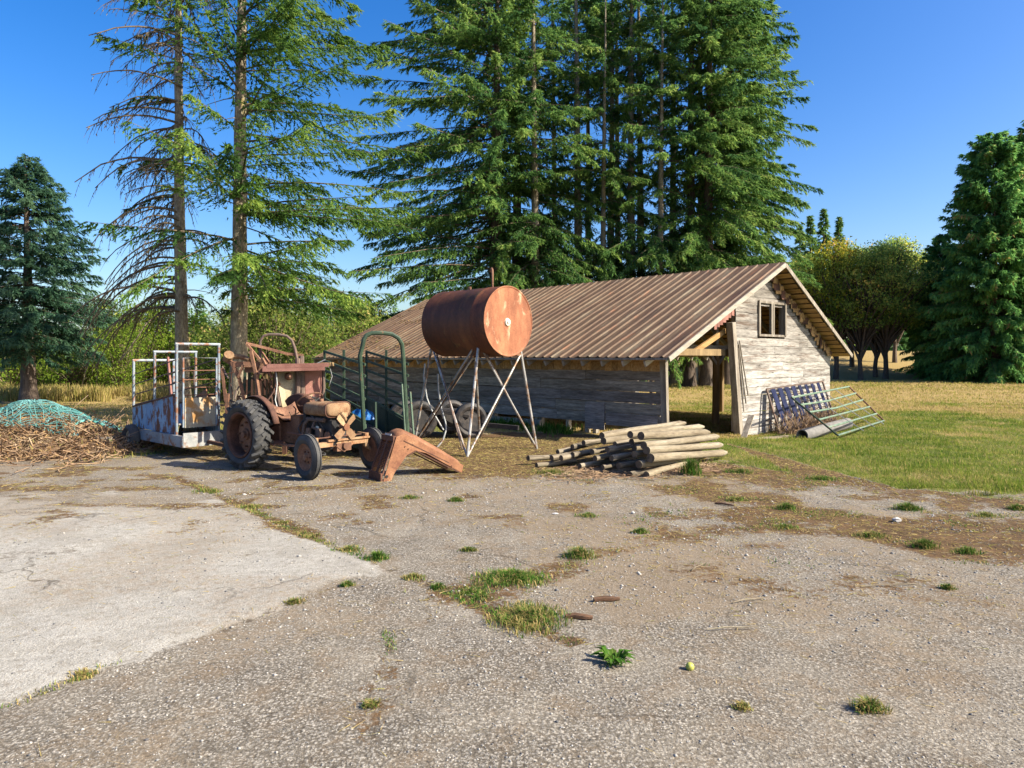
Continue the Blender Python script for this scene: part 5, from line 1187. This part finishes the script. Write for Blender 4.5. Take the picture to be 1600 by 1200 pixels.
for i, (px, Y, c_, sc, lb) in enumerate(((20, 39, sh1, 1.1, 'shrub below the bluish fir, nearest the picture edge'), (75, 40, sh1, .95, 'low shrub just past the bluish fir trunk'), (118, 38, sh1, 1.0, 'low shrub over the netting heap'), (152, 40, sh1, 1.0, 'shrub beside the small sapling'),
        (186, 37, sh2, .85, 'upright sapling standing in tall dry grass'), (215, 42, sh2, 1.1, 'tall shrub seen behind the low end of the blue chute'), (250, 43, sh2, 1.2, 'shrub seen through the hoops of the blue chute'), (305, 44, sh2, 1.0, 'shrub between the two tall spruce trunks'),
        (345, 42, sh1, 1.2, 'shrub beside the green spruce trunk'), (165, 46, sh2, 1.25, 'taller shrub standing behind the sapling'))):
    plant('shrub', lb, 'shrub', at_ground((px-800)/FPX*Y, Y), i*1.3, sc, None, c_, SHG)
for i, (px, Y, c_, sc, lb) in enumerate(((432, 30, sh3, .95, 'leafy bush rising behind the hoop of the rusty implement'), (466, 33.0, sh3, .85, 'leafy bush growing over the far corner of the barn roof'), (530, 37, sh3, 1.05, 'tall bush beyond the low end of the barn roof'), (395, 33, sh3, .95, 'leafy bush behind the green spruce trunk'), (578, 44, sh3, 1.1, 'bush peeking over the roof below the sky gap'))):
    plant('bush', lb, 'bush', at_ground((px-800)/FPX*Y, Y), i*1.7, sc, None, c_, 'bushes behind the barn end')

# ------------------------------------------------------------ far conifers
cf = crown_mesh('crown', conifer(61, 18, 3.3, .6, 420, sp=.34, tw=.8, leaf=.36, lw=.17, nl=5, e0=(-.25, .25), droop=.15, power=.95, hang=.3), L['fir'], M['twig_live'])
tf = trunk_mesh('trunk', 17, .3, M['bark_dark'], 31, (0, 0), 1.2, 0, 6)
for i, (px, pyt, Y, lb) in enumerate(((1266, 334, 112, 'first of three pointed conifers rising over the gable'), (1287, 323, 114, 'tallest of three pointed conifers rising over the gable'), (1311, 336, 116, 'last of three pointed conifers rising over the gable'),
        (1250, 350, 125, 'shorter conifer beside the three pointed ones'), (560, 478, 95, 'small distant conifer in the sky gap over the low roof end'), (582, 485, 98, 'middle distant conifer in the sky gap over the roof'), (594, 483, 99, 'distant conifer next to the tank in the sky gap'))):
    x = (px-800)/FPX*Y; z0 = float(zg(x, Y)); zt = CAMH-(pyt-HZ)/FPX*Y; sc = (zt-z0)/18
    plant('conifer', lb, 'tree', (x, Y, z0), i*1.1, (sc*1.12, sc*1.12, sc), tf, cf, 'distant conifers on the skyline')
# distant forest edge as one mass
rng = np.random.default_rng(77); Vs, Ts, tn, off = [], [], [], 0
for k in range(230):
    a = rng.uniform(-1.0, 1.0); rr = rng.uniform(120, 190); x, y = math.sin(a)*rr*1.15, math.cos(a)*rr
    if 18 < x < 120 and False: continue
    Hh = rng.uniform(6.5, 12.5) if x < 0 else rng.uniform(9, 16)
    n = 260; u = rng.random(n)**.8; an = rng.random(n)*2*np.pi; r_ = (1-u)*Hh*.19*rng.uniform(.6, 1.1, n)+.1
    C = np.stack([x+np.cos(an)*r_*.5, y+np.sin(an)*r_*.5, float(zg(x, y))+u*Hh], 1); D = unit(np.stack([np.cos(an), np.sin(an), rng.uniform(-.6, .2, n)], 1))
    V, T = leaves(C, D, r_*1.0+.4, .3*r_+.35, rng); Vs.append(V); Ts.append(T+off); off += len(V); tn.append(np.repeat(np.clip(.35+.15*rng.normal(size=n)+.1*rng.normal(), 0, 1), 3))
o = np_mesh('far_forest', np.concatenate(Vs), tris=np.concatenate(Ts), attrs={'tint': np.concatenate(tn)}, mats=[L['fir']])
tag(o, 'dark conifer forest edge along the horizon', 'forest', kind='stuff')

# ------------------------------------------------------------ grass
def blades(name, X, Y, Hh, Wd, tint, seed, bend=.6, label=None, cat=None, kind='stuff', mt=None, Z=None):
    rng = np.random.default_rng(seed); N = len(X); Z = zg(X, Y)-.01 if Z is None else Z
    a = rng.random(N)*2*np.pi; d = np.stack([np.cos(a), np.sin(a), 0*a], 1); p = np.stack([-np.sin(a), np.cos(a), 0*a], 1)
    b0 = np.stack([X, Y, Z], 1); bd = bend*rng.uniform(.2, 1.3, N)
    m_ = b0+d*(Hh*bd*.3)[:, None]+np.array([0, 0, 1.])*(Hh*.6)[:, None]; t_ = b0+d*(Hh*bd)[:, None]+np.array([0, 0, 1.])*(Hh*np.clip(1-.35*bd, .3, 1))[:, None]
    w = p*(Wd/2)[:, None]
    V = np.stack([b0-w, b0+w, m_-w*.8, m_+w*.8, t_], 1).reshape(-1, 3); i = np.arange(N)*5
    T = np.concatenate([np.stack([i, i+1, i+3], 1), np.stack([i, i+3, i+2], 1), np.stack([i+2, i+3, i+4], 1)])
    o = np_mesh(name, V, tris=T, attrs={'tint': np.repeat(tint, 5)}, mats=[mt or L['grass']])
    return tag(o, label, cat, kind=kind)
rng = np.random.default_rng(99)
def sample(n, x0, x1, y0, y1, powy=1.0):
    return rng.uniform(x0, x1, n), y0+(y1-y0)*rng.random(n)**powy
xs1, ys1 = [], []
X, Y = sample(420000, -20, 36, 9.5, 56, 2.1); mk_ = masks(X, Y); cl = fbm(X*2.2, Y*2.2, 61, 3)
vis = (np.abs(X/Y) < .78)
k = (rng.random(len(X)) < mk_['field']*(.35+1.1*sst(.35, .65, cl))) & vis
X, Y, cl = X[k], Y[k], cl[k]; dry = mk_['dry'][k]; ins = mk_['inside'][k]
Hh = (.035+.085*sst(.3, .75, cl))*rng.uniform(.4, 1.5, len(X))*np.where(ins > .5, .6, 1)*np.where(Y > 40, 1.3, 1); Wd = rng.uniform(.006, .012, len(X))*np.clip(Y/14, .8, 3.4)
tt = np.clip(.34+.42*dry+.16*rng.normal(size=len(X))+.3*(fbm(X*.8, Y*.8, 66, 4)-.45)*1.6+(rng.random(len(X)) < .14)*.35, 0, 1)
blades('field_grass', X, Y, Hh, Wd, tt, 1, .8, 'green and straw coloured meadow grass over the field', 'grass')
X, Y = sample(380000, 3, 25, 10, 34, 1.7); mk_ = masks(X, Y); k = (rng.random(len(X)) < mk_['field']*sst(34, 22, Y)) & (np.abs(X/Y) < .76); X, Y = X[k], Y[k]; dry = mk_['dry'][k]; n = len(X)
a = rng.random(n)*6.28; d = unit(np.stack([np.cos(a), np.sin(a), rng.uniform(.3, 1.6, n)], 1)); V, T = leaves(np.stack([X, Y, zg(X, Y)-.005], 1), d, rng.uniform(.03, .085, n), rng.uniform(.006, .013, n)*np.clip(Y/13, .9, 2), rng, .6)
pt_ = fbm(X*1.3, Y*1.3, 67, 4)
o = np_mesh('lawn_grass', V, tris=T, attrs={'tint': np.repeat(np.clip(.27+.46*dry+.19*rng.normal(size=n)+(pt_-.47)*1.9+(rng.random(n) < .2)*.35, 0, 1), 3)}, mats=[L['grass']]); tag(o, 'short sunlit lawn grass beside the yard', 'grass', kind='stuff')
# tall dry grass belt on the far left
X, Y = sample(26000, -27, -6, 30, 37, 1.0); cl = fbm(X*.9, Y*.9, 71, 3); k = (cl > .46)
X, Y, cl = X[k], Y[k], cl[k]; blades('tall_grass', X, Y, .2+.6*sst(.4, .7, cl)*rng.uniform(.5, 1.1, len(X)), rng.uniform(.02, .045, len(X)), np.clip(.78+.12*rng.normal(size=len(X)), 0, 1), 2, .35, 'tall straw coloured grass in front of the shrubs', 'grass')
# thin litter of dry grass over the yard and weeds in the slab cracks
X, Y = sample(150000, -8, 9, 2.4, 16.5, .85); mk_ = masks(X, Y); k = rng.random(len(X)) < np.clip(mk_['moss']*.8+mk_['dirt']*.12+.01, 0, 1)*(1-mk_['field'])
X, Y = X[k], Y[k]; n = len(X); a = rng.random(n)*2*np.pi; ln = rng.uniform(.02, .13, n); z = zg(X, Y)+.006
d = np.stack([np.cos(a), np.sin(a), rng.uniform(-.05, .15, n)], 1); V, T = leaves(np.stack([X, Y, z], 1), d, ln, rng.uniform(.002, .006, n)*np.clip(Y/4.5, 1, 3.5), rng, .3)
o = np_mesh('dry_litter', V, tris=T, attrs={'tint': np.repeat(np.clip(rng.normal(.85, .14, n), .4, 1), 3)}, mats=[L['grass']]); tag(o, 'scattered dry straw and leaf litter on the yard', 'litter', kind='stuff')
def along(pts, n, spread):
    pts = np.array(pts); sg = np.hypot(*(pts[1:]-pts[:-1]).T); cs = np.r_[0, np.cumsum(sg)]; s = rng.random(n)*cs[-1]
    x = np.interp(s, cs, pts[:, 0]); y = np.interp(s, cs, pts[:, 1]); return x+rng.normal(0, spread, n), y+rng.normal(0, spread, n)
x1, y1 = along(CRACK1, 5200, .035); x2, y2 = along(CRACK4, 3000, .12); x3, y3 = along(CRACK2, 700, .025); x4, y4 = along(CRACK3, 700, .03)
X = np.r_[x1, x2, x3, x4]; Y = np.r_[y1, y2, y3, y4]; cl = fbm(X*1.5, Y*1.5, 81, 2); k = rng.random(len(X)) < sst(.42, .62, cl); X, Y, cl = X[k], Y[k], cl[k]
green_ = sst(.45, .6, fbm(X*.9+5, Y*.9, 83, 2)); gt_ = np.where(rng.random(len(X)) < .25+.5*green_, rng.normal(.35, .12, len(X)), rng.normal(.88, .1, len(X)))
blades('crack_weeds', X, Y, rng.uniform(.012, .05, len(X)), rng.uniform(.003, .008, len(X)), np.clip(gt_, 0, 1), 3, .9, 'low weeds and dead grass growing along the slab cracks', 'weeds', mt=L['weed'])
X, Y = sample(120000, .6, 9, 6.2, 12, 1.0); w_ = fbm(X*2.0+3, Y*3.0, 123, 4); mk_ = masks(X, Y); k = (rng.random(len(X)) < sst(.60, .72, w_)*(.25+.9*mk_['moss'])*(1-mk_['field'])*.8)
X, Y = X[k], Y[k]; blades('yard_weeds', X, Y, rng.uniform(.012, .05, len(X)), rng.uniform(.004, .010, len(X)), np.clip(np.where(rng.random(len(X)) < .62, rng.normal(.42, .15, len(X)), rng.normal(.9, .08, len(X))), 0, 1), 31, .95, 'thin creeping weeds spreading over the mossy gravel', 'weeds', mt=L['weed'])
# ------------------------------------------------------------ weed tufts on the yard
TG_ = 'weed tufts growing out of the yard'
def tuft(px, py, rx, hgt, n, green, label, name='weed_tuft', ry=None, wd=.006, flat=.9):
    c_ = gnd(px, py); r_ = np.random.default_rng(int(px*7+py)); ry = ry or rx*.7
    rad = np.abs(r_.normal(0, .48, n)); rad = np.where(rad > .9, r_.random(n)*.85, rad); a = r_.random(n)*2*np.pi; X = c_.x+np.cos(a)*rad*rx; Y = c_.y+np.sin(a)*rad*ry
    lump = fbm(X*6, Y*6, 91, 2); k = lump > .22; X, Y, lump, rad = X[k], Y[k], lump[k], rad[k]
    tint = np.where(r_.random(len(X)) < green*.82-.12*(rad-.5), r_.normal(.40, .18, len(X)), r_.normal(.92, .08, len(X)))
    o = blades(name, X-c_.x, Y-c_.y, hgt*np.maximum(.3, 1.15-.6*rad)*r_.uniform(.5, 1.2, len(X))*(.5+lump), wd*r_.uniform(.6, 1.4, len(X)), np.clip(tint, 0, 1), int(px), flat, None, None, None, L['weed'], Z=zg(X, Y)-c_.z-.005)
    o.location = c_; return tag(o, label, 'weed', TG_)
TUF = [
 (325, 768, .30, .06, 500, .6, 'low weed strip on the slab joint nearest the big tractor wheel'), (395, 792, .28, .06, 500, .45, 'brownish weed clump second along the slab joint'), (437, 815, .16, .05, 300, .35, 'dry weed clump third along the slab joint'),
 (482, 837, .17, .05, 320, .35, 'flat dry weed patch on the joint where the pale slab turns'), (590, 874, .14, .09, 520, .95, 'brightest green weed clump on the slab joint'), (545, 860, .2, .06, 420, .55, 'weed strip leading up to the brightest clump'),
 (645, 904, .13, .05, 380, .12, 'rust brown dead grass clump on the slab joint'), (684, 918, .08, .07, 260, .9, 'small green weed just before the large weed patch'), (543, 916, .08, .05, 240, .9, 'small green weed where two slab joints meet'),
 (460, 943, .12, .05, 260, .3, 'dry straw tuft on the edge of the pale slab'), (130, 1057, .10, .04, 260, .08, 'orange dead tuft on the pale slab near the picture corner'), (580, 1102, .07, .05, 220, .25, 'dead straw tuft low in the branching crack'),
 (732, 862, .12, .06, 360, .75, 'lone olive weed on open gravel above the large patch'), (920, 806, .20, .06, 480, .8, 'flat weed below the heap of posts'), (1000, 834, .13, .07, 420, .9, 'round green weed alone past the flat one'),
 (1230, 795, .17, .10, 420, .85, 'grey green weed before the sunlit lawn edge'), (1155, 738, .35, .10, 600, .8, 'wide weed strip beside the tips of the posts'), (1285, 749, .45, .08, 700, .85, 'dark green creeping strip along the lawn edge'),
 (1152, 782, .20, .07, 380, .6, 'thin weed beside a dark stick'), (1225, 825, .25, .06, 480, .6, 'weed in the row of tufts crossing the gravel'), (1420, 795, .22, .10, 700, .9, 'green tongue of weeds running out of the lawn'),
 (1445, 855, .16, .08, 420, .7, 'weed at the tip of the green tongue'), (1512, 863, .18, .07, 420, .8, 'weed out on brown moss past the tongue'), (1590, 796, .16, .08, 350, .85, 'weed at the very edge of the picture'),
 (1360, 838, .25, .06, 450, .55, 'sparse weeds between white stone and moss'), (905, 872, .20, .08, 620, .7, 'weed clump uphill of the large patch'), (1480, 921, .09, .05, 260, .8, 'tiny weed low on the mossy gravel'),
 (1360, 1108, .12, .06, 480, .45, 'mixed straw and green tuft in the near gravel'), (1160, 1106, .07, .05, 240, .05, 'bleached straw tuft in the near gravel'), (640, 778, .22, .06, 380, .6, 'low weeds before the fallen bonnet'), (713, 782, .15, .08, 380, .8, 'pale green weed below the bonnet tip'),
 (860, 740, .5, .10, 700, .35, 'dry grass strip before the low end of the posts'), (1540, 806, .3, .06, 420, .6, 'weed strip in the cracked concrete by the lawn'),
]
for t_ in TUF: tuft(*t_)
tuft(1078, 742, .22, .30, 420, .95, 'tall fresh green grass clump in front of the posts', 'grass_clump', wd=.010, flat=.6)
tuft(800, 905, .42, .075, 2600, .8, 'large green mat of weeds at the joint of the slabs', 'weed_patch', ry=.30)
tuft(825, 968, .36, .08, 2400, .45, 'straw mixed weed mat running down the joint', 'weed_patch', ry=.42)
tuft(740, 930, .22, .06, 1100, .75, 'narrow end of the weed mat beside the slab edge', 'weed_patch', ry=.22)
# leafy dock plant
c_ = gnd(960, 1035); r_ = np.random.default_rng(4); b = MB()
for k in range(46):
    a = r_.random()*6.28; l = r_.uniform(.05, .125); up = r_.uniform(.25, .9); w = l*r_.uniform(.14, .22); d = Vector((math.cos(a), math.sin(a), 0)); p = Vector((-d.y, d.x, 0)); r0 = d*r_.uniform(0, .04)
    m_ = r0+d*l*.5+Vector((0, 0, l*up*.75)); e = r0+d*l+Vector((0, 0, l*up*.6))
    b.add([r0, m_-p*w, m_+Vector((0, 0, -.006)), m_+p*w, e], [(0, 1, 2), (0, 2, 3), (1, 4, 2), (2, 4, 3)])
o = b.build('leafy_weed', L['weed'], None, smooth=False); o.location = c_
at = o.data.attributes.new('tint', 'FLOAT', 'POINT'); at.data.foreach_set('value', np.repeat(np.clip(r_.normal(.42, .12, 46), 0, 1), 5).astype(np.float32)); tag(o, 'broad leaved dark green weed alone in the gravel', 'weed')

# ------------------------------------------------------------ stones and pebbles
oct_ = np.array([(1, 0, 0), (-1, 0, 0), (0, 1, 0), (0, -1, 0), (0, 0, .6), (0, 0, -.6)], float)
of = np.array([(0, 2, 4), (2, 1, 4), (1, 3, 4), (3, 0, 4), (2, 0, 5), (1, 2, 5), (3, 1, 5), (0, 3, 5)])
X, Y = sample(46000, -5, 6.5, 2.25, 11.5, 1.9); mk_ = masks(X, Y); k = (np.abs(X/Y) < .8) & (rng.random(len(X)) < (1-mk_['slab']*.85)*(1-mk_['field'])*(1-.6*mk_['moss'])*(.25+.9*sst(.4, .6, fbm(X*1.1, Y*1.1, 15, 3))))
X, Y = X[k], Y[k]; n = len(X); s = np.exp(rng.normal(math.log(.0055), .38, n))*np.clip(Y/4.5, .85, 1.35); a = rng.random(n)*6.28
V = oct_[None]*rng.uniform(.7, 1.3, (n, 6, 1))*s[:, None, None]; ca, sa = np.cos(a)[:, None], np.sin(a)[:, None]
V = np.stack([V[..., 0]*ca-V[..., 1]*sa, V[..., 0]*sa+V[..., 1]*ca, V[..., 2]], -1)+np.stack([X, Y, zg(X, Y)+s*.15], 1)[:, None]
m, nt, out = new_mat('pebbles'); cpb = ramp(nt, attr(nt, 'tint'), [(0, (.07, .07, .075)), (.45, (.24, .235, .225)), (.85, (.33, .31, .28)), (1, (.48, .45, .40))]); bb = nt.nodes.new('ShaderNodeBsdfPrincipled'); bb.inputs['Roughness'].default_value = .85
nt.links.new(cpb, bb.inputs['Base Color']); nt.links.new(bb.outputs[0], out.inputs[0])
o = np_mesh('pebbles', V.reshape(-1, 3), tris=(of[None]+(np.arange(n)*6)[:, None, None]).reshape(-1, 3), attrs={'tint': np.repeat(rng.random(n), 6)}, mats=[m], smooth=False); tag(o, 'loose gravel over the broken concrete', 'gravel', kind='stuff')
def stone(px, py, r, mt, name, label, cat, sq=(1, 1, .7), seed=1):
    r_ = np.random.default_rng(seed); import bmesh
    bm = bmesh.new(); bmesh.ops.create_icosphere(bm, subdivisions=2, radius=1)
    for v in bm.verts: v.co = Vector((v.co.x*sq[0], v.co.y*sq[1], v.co.z*sq[2]))*r*(1+(.12*r_.normal() if name != 'fruit' else 0))
    me = bpy.data.meshes.new(name); bm.to_mesh(me); bm.free(); me.materials.append(mt); o = bpy.data.objects.new(name, me); COL.objects.link(o)
    if name == 'fruit': me.polygons.foreach_set('use_smooth', [True]*len(me.polygons))
    p = gnd(px, py); o.location = p+Vector((0, 0, r*sq[2]*.7)); tag(o, label, cat); return o
stone(1401, 815, .042, M['stone'], 'stone', 'pale stone lying near the tongue of weeds', 'stone', (1.2, .8, .7), 1)
stone(989, 803, .022, M['stone'], 'stone', 'small grey stone on the gravel beyond the flat weed', 'stone', (1, 1, .8), 2)
stone(868, 803, .022, M['stone'], 'stone', 'pale flat stone short of the flat weed', 'stone', (1.6, 1, .5), 3)
stone(1078, 1047, .026, M['fruit'], 'fruit', 'small yellow green fallen fruit on the near gravel', 'fruit', (1, 1, 1), 4)
for (px, py, l, rz, nm, mt, lb, ct_) in ((948, 938, .20, .12, 'bark_chunk', 'bark_chip', 'dark bark piece nearer the posts of the two on gravel', 'bark'), (905, 968, .19, -.15, 'bark_chunk', 'bark_chip', 'dark bark piece touching the straw weed mat', 'bark'),
        (1132, 789, .26, -.75, 'stick', 'bark_chip', 'short dark stick on the gravel below the posts', 'stick'), (1145, 985, .36, .1, 'straw_stalk', 'log', 'pale straw stalk lying on the near gravel', 'straw'), (1090, 890, .25, .9, 'straw_stalk', 'log', 'upright leaning pair of straw stalks on gravel', 'straw'), (1390, 918, .5, .12, 'straw_stalk', 'log', 'longest pale straw stalk toward the mossy side', 'straw'), (1170, 942, .3, .35, 'straw_stalk', 'log', 'straw stalk below the leaning pair', 'straw')):
    p = gnd(px, py)+Vector((0, 0, .015)); d = Vector((math.cos(rz), math.sin(rz), .02))*l/2; r_ = .022 if nm == 'bark_chunk' else (.014 if nm == 'stick' else .0045)
    o = MB().tube([p-d, p-d*.3+Vector((0, .01, .005)), p+d*.4+Vector((0, -.008, .004)), p+d], [r_*.8, r_, r_*.95, r_*.6], 7).build(nm, M[mt]); tag(o, lb, ct_)

# ------------------------------------------------------------ brush heap with netting
rng = np.random.default_rng(15)
def heap_h(x, y): return .56*np.exp(-((x+9.75)/1.75)**4)*np.exp(-((y-14.35)/.95)**2)
n = 5200; x = rng.uniform(-12.2, -7.3, n); y = 14.1+rng.normal(0, .8, n); hh = heap_h(x, y); k = (hh > .03) | (rng.random(n) < .3); x, y, hh = x[k], y[k], hh[k]; n = len(x)
z = zg(x, y)+hh*rng.uniform(.35, 1.08, n)+.01; a = rng.random(n)*6.28; l = rng.uniform(.12, .8, n)*np.where(rng.random(n) < .12, 2.0, 1)
d = np.stack([np.cos(a), np.sin(a), rng.normal(0, .38, n)], 1); kk = np.linspace(-.5, .5, 4)[None, :, None]
Pn = np.stack([x, y, z], 1)[:, None]+d[:, None]*l[:, None, None]*kk; Pn[:, 1:3] += rng.normal(0, .05, (n, 2, 3)); Pn[..., 2] = np.maximum(Pn[..., 2], zg(Pn[..., 0], Pn[..., 1])+.01)
Va, Qa = tubes(Pn, np.exp(rng.normal(math.log(.0075), .45, n))[:, None]*np.ones((1, 4)), 3)
li = rng.integers(0, n, 16000); C = Pn[li, rng.integers(0, 4, len(li))]+rng.normal(0, .07, (len(li), 3)); C[:, 2] = np.maximum(C[:, 2], zg(C[:, 0], C[:, 1])+.01)
VL, TL_ = leaves(C, unit(rng.normal(0, 1, (len(li), 3))), rng.uniform(.04, .12, len(li)), rng.uniform(.012, .035, len(li)), rng, .8)
Lm = leafmat('brush_leaves', [(0, (.06, .035, .02)), (.5, (.20, .11, .055)), (.85, (.36, .24, .11)), (1, (.20, .22, .06))], .2)
o = np_mesh('brush_heap', np.concatenate([VL, Va]), tris=TL_, quads=Qa+len(VL), attrs={'tint': np.concatenate([np.repeat(rng.random(len(li)), 3), np.zeros(len(Va))])}, mats=[Lm, M['brush']], mat_idx=np.r_[np.zeros(len(TL_)), np.ones(len(Qa))])
tag(o, 'brown heap of cut brush and vines at the yard edge', 'brush heap', kind='stuff')
def net_h(x, y): return .08+.46*np.exp(-((x+9.85)/1.0)**2)*np.exp(-((y-14.7)/.8)**2)+.18*(fbm(x*1.6, y*1.6, 44, 3)-.5)+heap_h(x, y)*.85
b = []; rr_ = []
for sgn in (1, -1):
    for k in range(70):
        c0 = -14.0+k*.098; s = np.linspace(0, 1, 34); yy = 13.75+1.8*s; xx = c0+sgn*(s-.5)*2.2+.06*np.sin(s*22+k)+.14*(fbm(s*5+k*.7, s*0+k, 46, 2)-.5)
        xx = np.clip(xx, -13.2, -8.25+.5*np.sin(yy*3))
        b.append(np.stack([xx, yy, zg(xx, yy)+net_h(xx, yy)+.02*np.sin(s*40+k*sgn)], 1))
b = np.array(b); V, Q = tubes(b, np.full(b.shape[:2], .0062), 3)
o = np_mesh('netting', V, quads=Q, mats=[M['teal_net']]); tag(o, 'tangled teal plastic netting draped over the brush heap', 'netting')
# dry vines inside the leaning gates and grass at the barn foot
n = 560; t = rng.random(n); q = np.stack([7.0+2.3*t, 18.2+2.1*t], 1)+rng.normal(0, .18, (n, 2)); hgt = rng.uniform(.08, .62, n)
k3 = np.linspace(0, 1, 4)[None, :, None]; P0 = np.c_[q, zg(q[:, 0], q[:, 1])]; d = np.c_[rng.normal(0, .25, (n, 2)), hgt]
Pn = P0[:, None]+d[:, None]*k3; Pn[:, 1:3] += rng.normal(0, .05, (n, 2, 3)); V, Q = tubes(Pn, np.full((n, 4), .006), 3)
o = np_mesh('dry_vines', V, quads=Q, mats=[M['brush']]); tag(o, 'dead tangled vines grown through the leaning gates', 'vines', kind='stuff')
n = 2600; u_ = rng.uniform(.8, 9, n); dd = .15+rng.normal(0, .25, n); X = O_BARN.x+ED.x*dd+EU.x*u_; Y = O_BARN.y+ED.y*dd+EU.y*u_; cl = fbm(X*1.5, Y*1.5, 4, 2); k = cl > .52; X, Y = X[k], Y[k]
blades('wall_weeds', X, Y, rng.uniform(.08, .32, len(X)), rng.uniform(.012, .03, len(X)), np.clip(rng.normal(.4, .15, len(X)), 0, 1), 6, .7, 'green weeds along the foot of the barn wall', 'weeds', mt=L['weed'])
n = 900; t = rng.random(n); q = np.stack([1.0+2.2*t, 11.2+.9*t], 1)+rng.normal(0, .35, (n, 2)); l = rng.uniform(.1, .4, n); a = rng.random(n)*6.28
d = np.stack([np.cos(a), np.sin(a), rng.normal(0, .15, n)], 1); Pn = np.c_[q, zg(q[:, 0], q[:, 1])+.02][:, None]+d[:, None]*l[:, None, None]*np.linspace(-.5, .5, 3)[None, :, None]; Pn[..., 2] = np.maximum(Pn[..., 2], zg(Pn[..., 0], Pn[..., 1])+.008)
V, Q = tubes(Pn, np.full((n, 3), .005), 3); o = np_mesh('twig_litter', V, quads=Q, mats=[M['brush']]); tag(o, 'broken twigs scattered round the posts', 'twigs', kind='stuff')
# leaf litter on the barn roof
n = 5200; u_ = rng.uniform(9.0, 16, n); dd = rng.uniform(.6, 4.6, n); cl = fbm(u_*.7, dd*1.4, 55, 3); k = cl > .56; u_, dd = u_[k], dd[k]
X = O_BARN.x+ED.x*dd+EU.x*u_; Y = O_BARN.y+ED.y*dd+EU.y*u_; Z = ZE_L+(ZR-ZE_L)*dd/DR+.045; n = len(X); a = rng.random(n)*6.28
V, T = leaves(np.stack([X, Y, Z], 1), unit(np.stack([np.cos(a), np.sin(a), .35*np.sin(a+.7)], 1)), rng.uniform(.05, .12, n), rng.uniform(.03, .06, n), rng, .3)
o = np_mesh('roof_litter', V, tris=T, attrs={'tint': np.repeat(np.clip(rng.normal(.7, .15, n), 0, 1), 3)}, mats=[Lm]); tag(o, 'fallen orange brown leaves lying on the barn roof', 'leaf litter', kind='stuff')
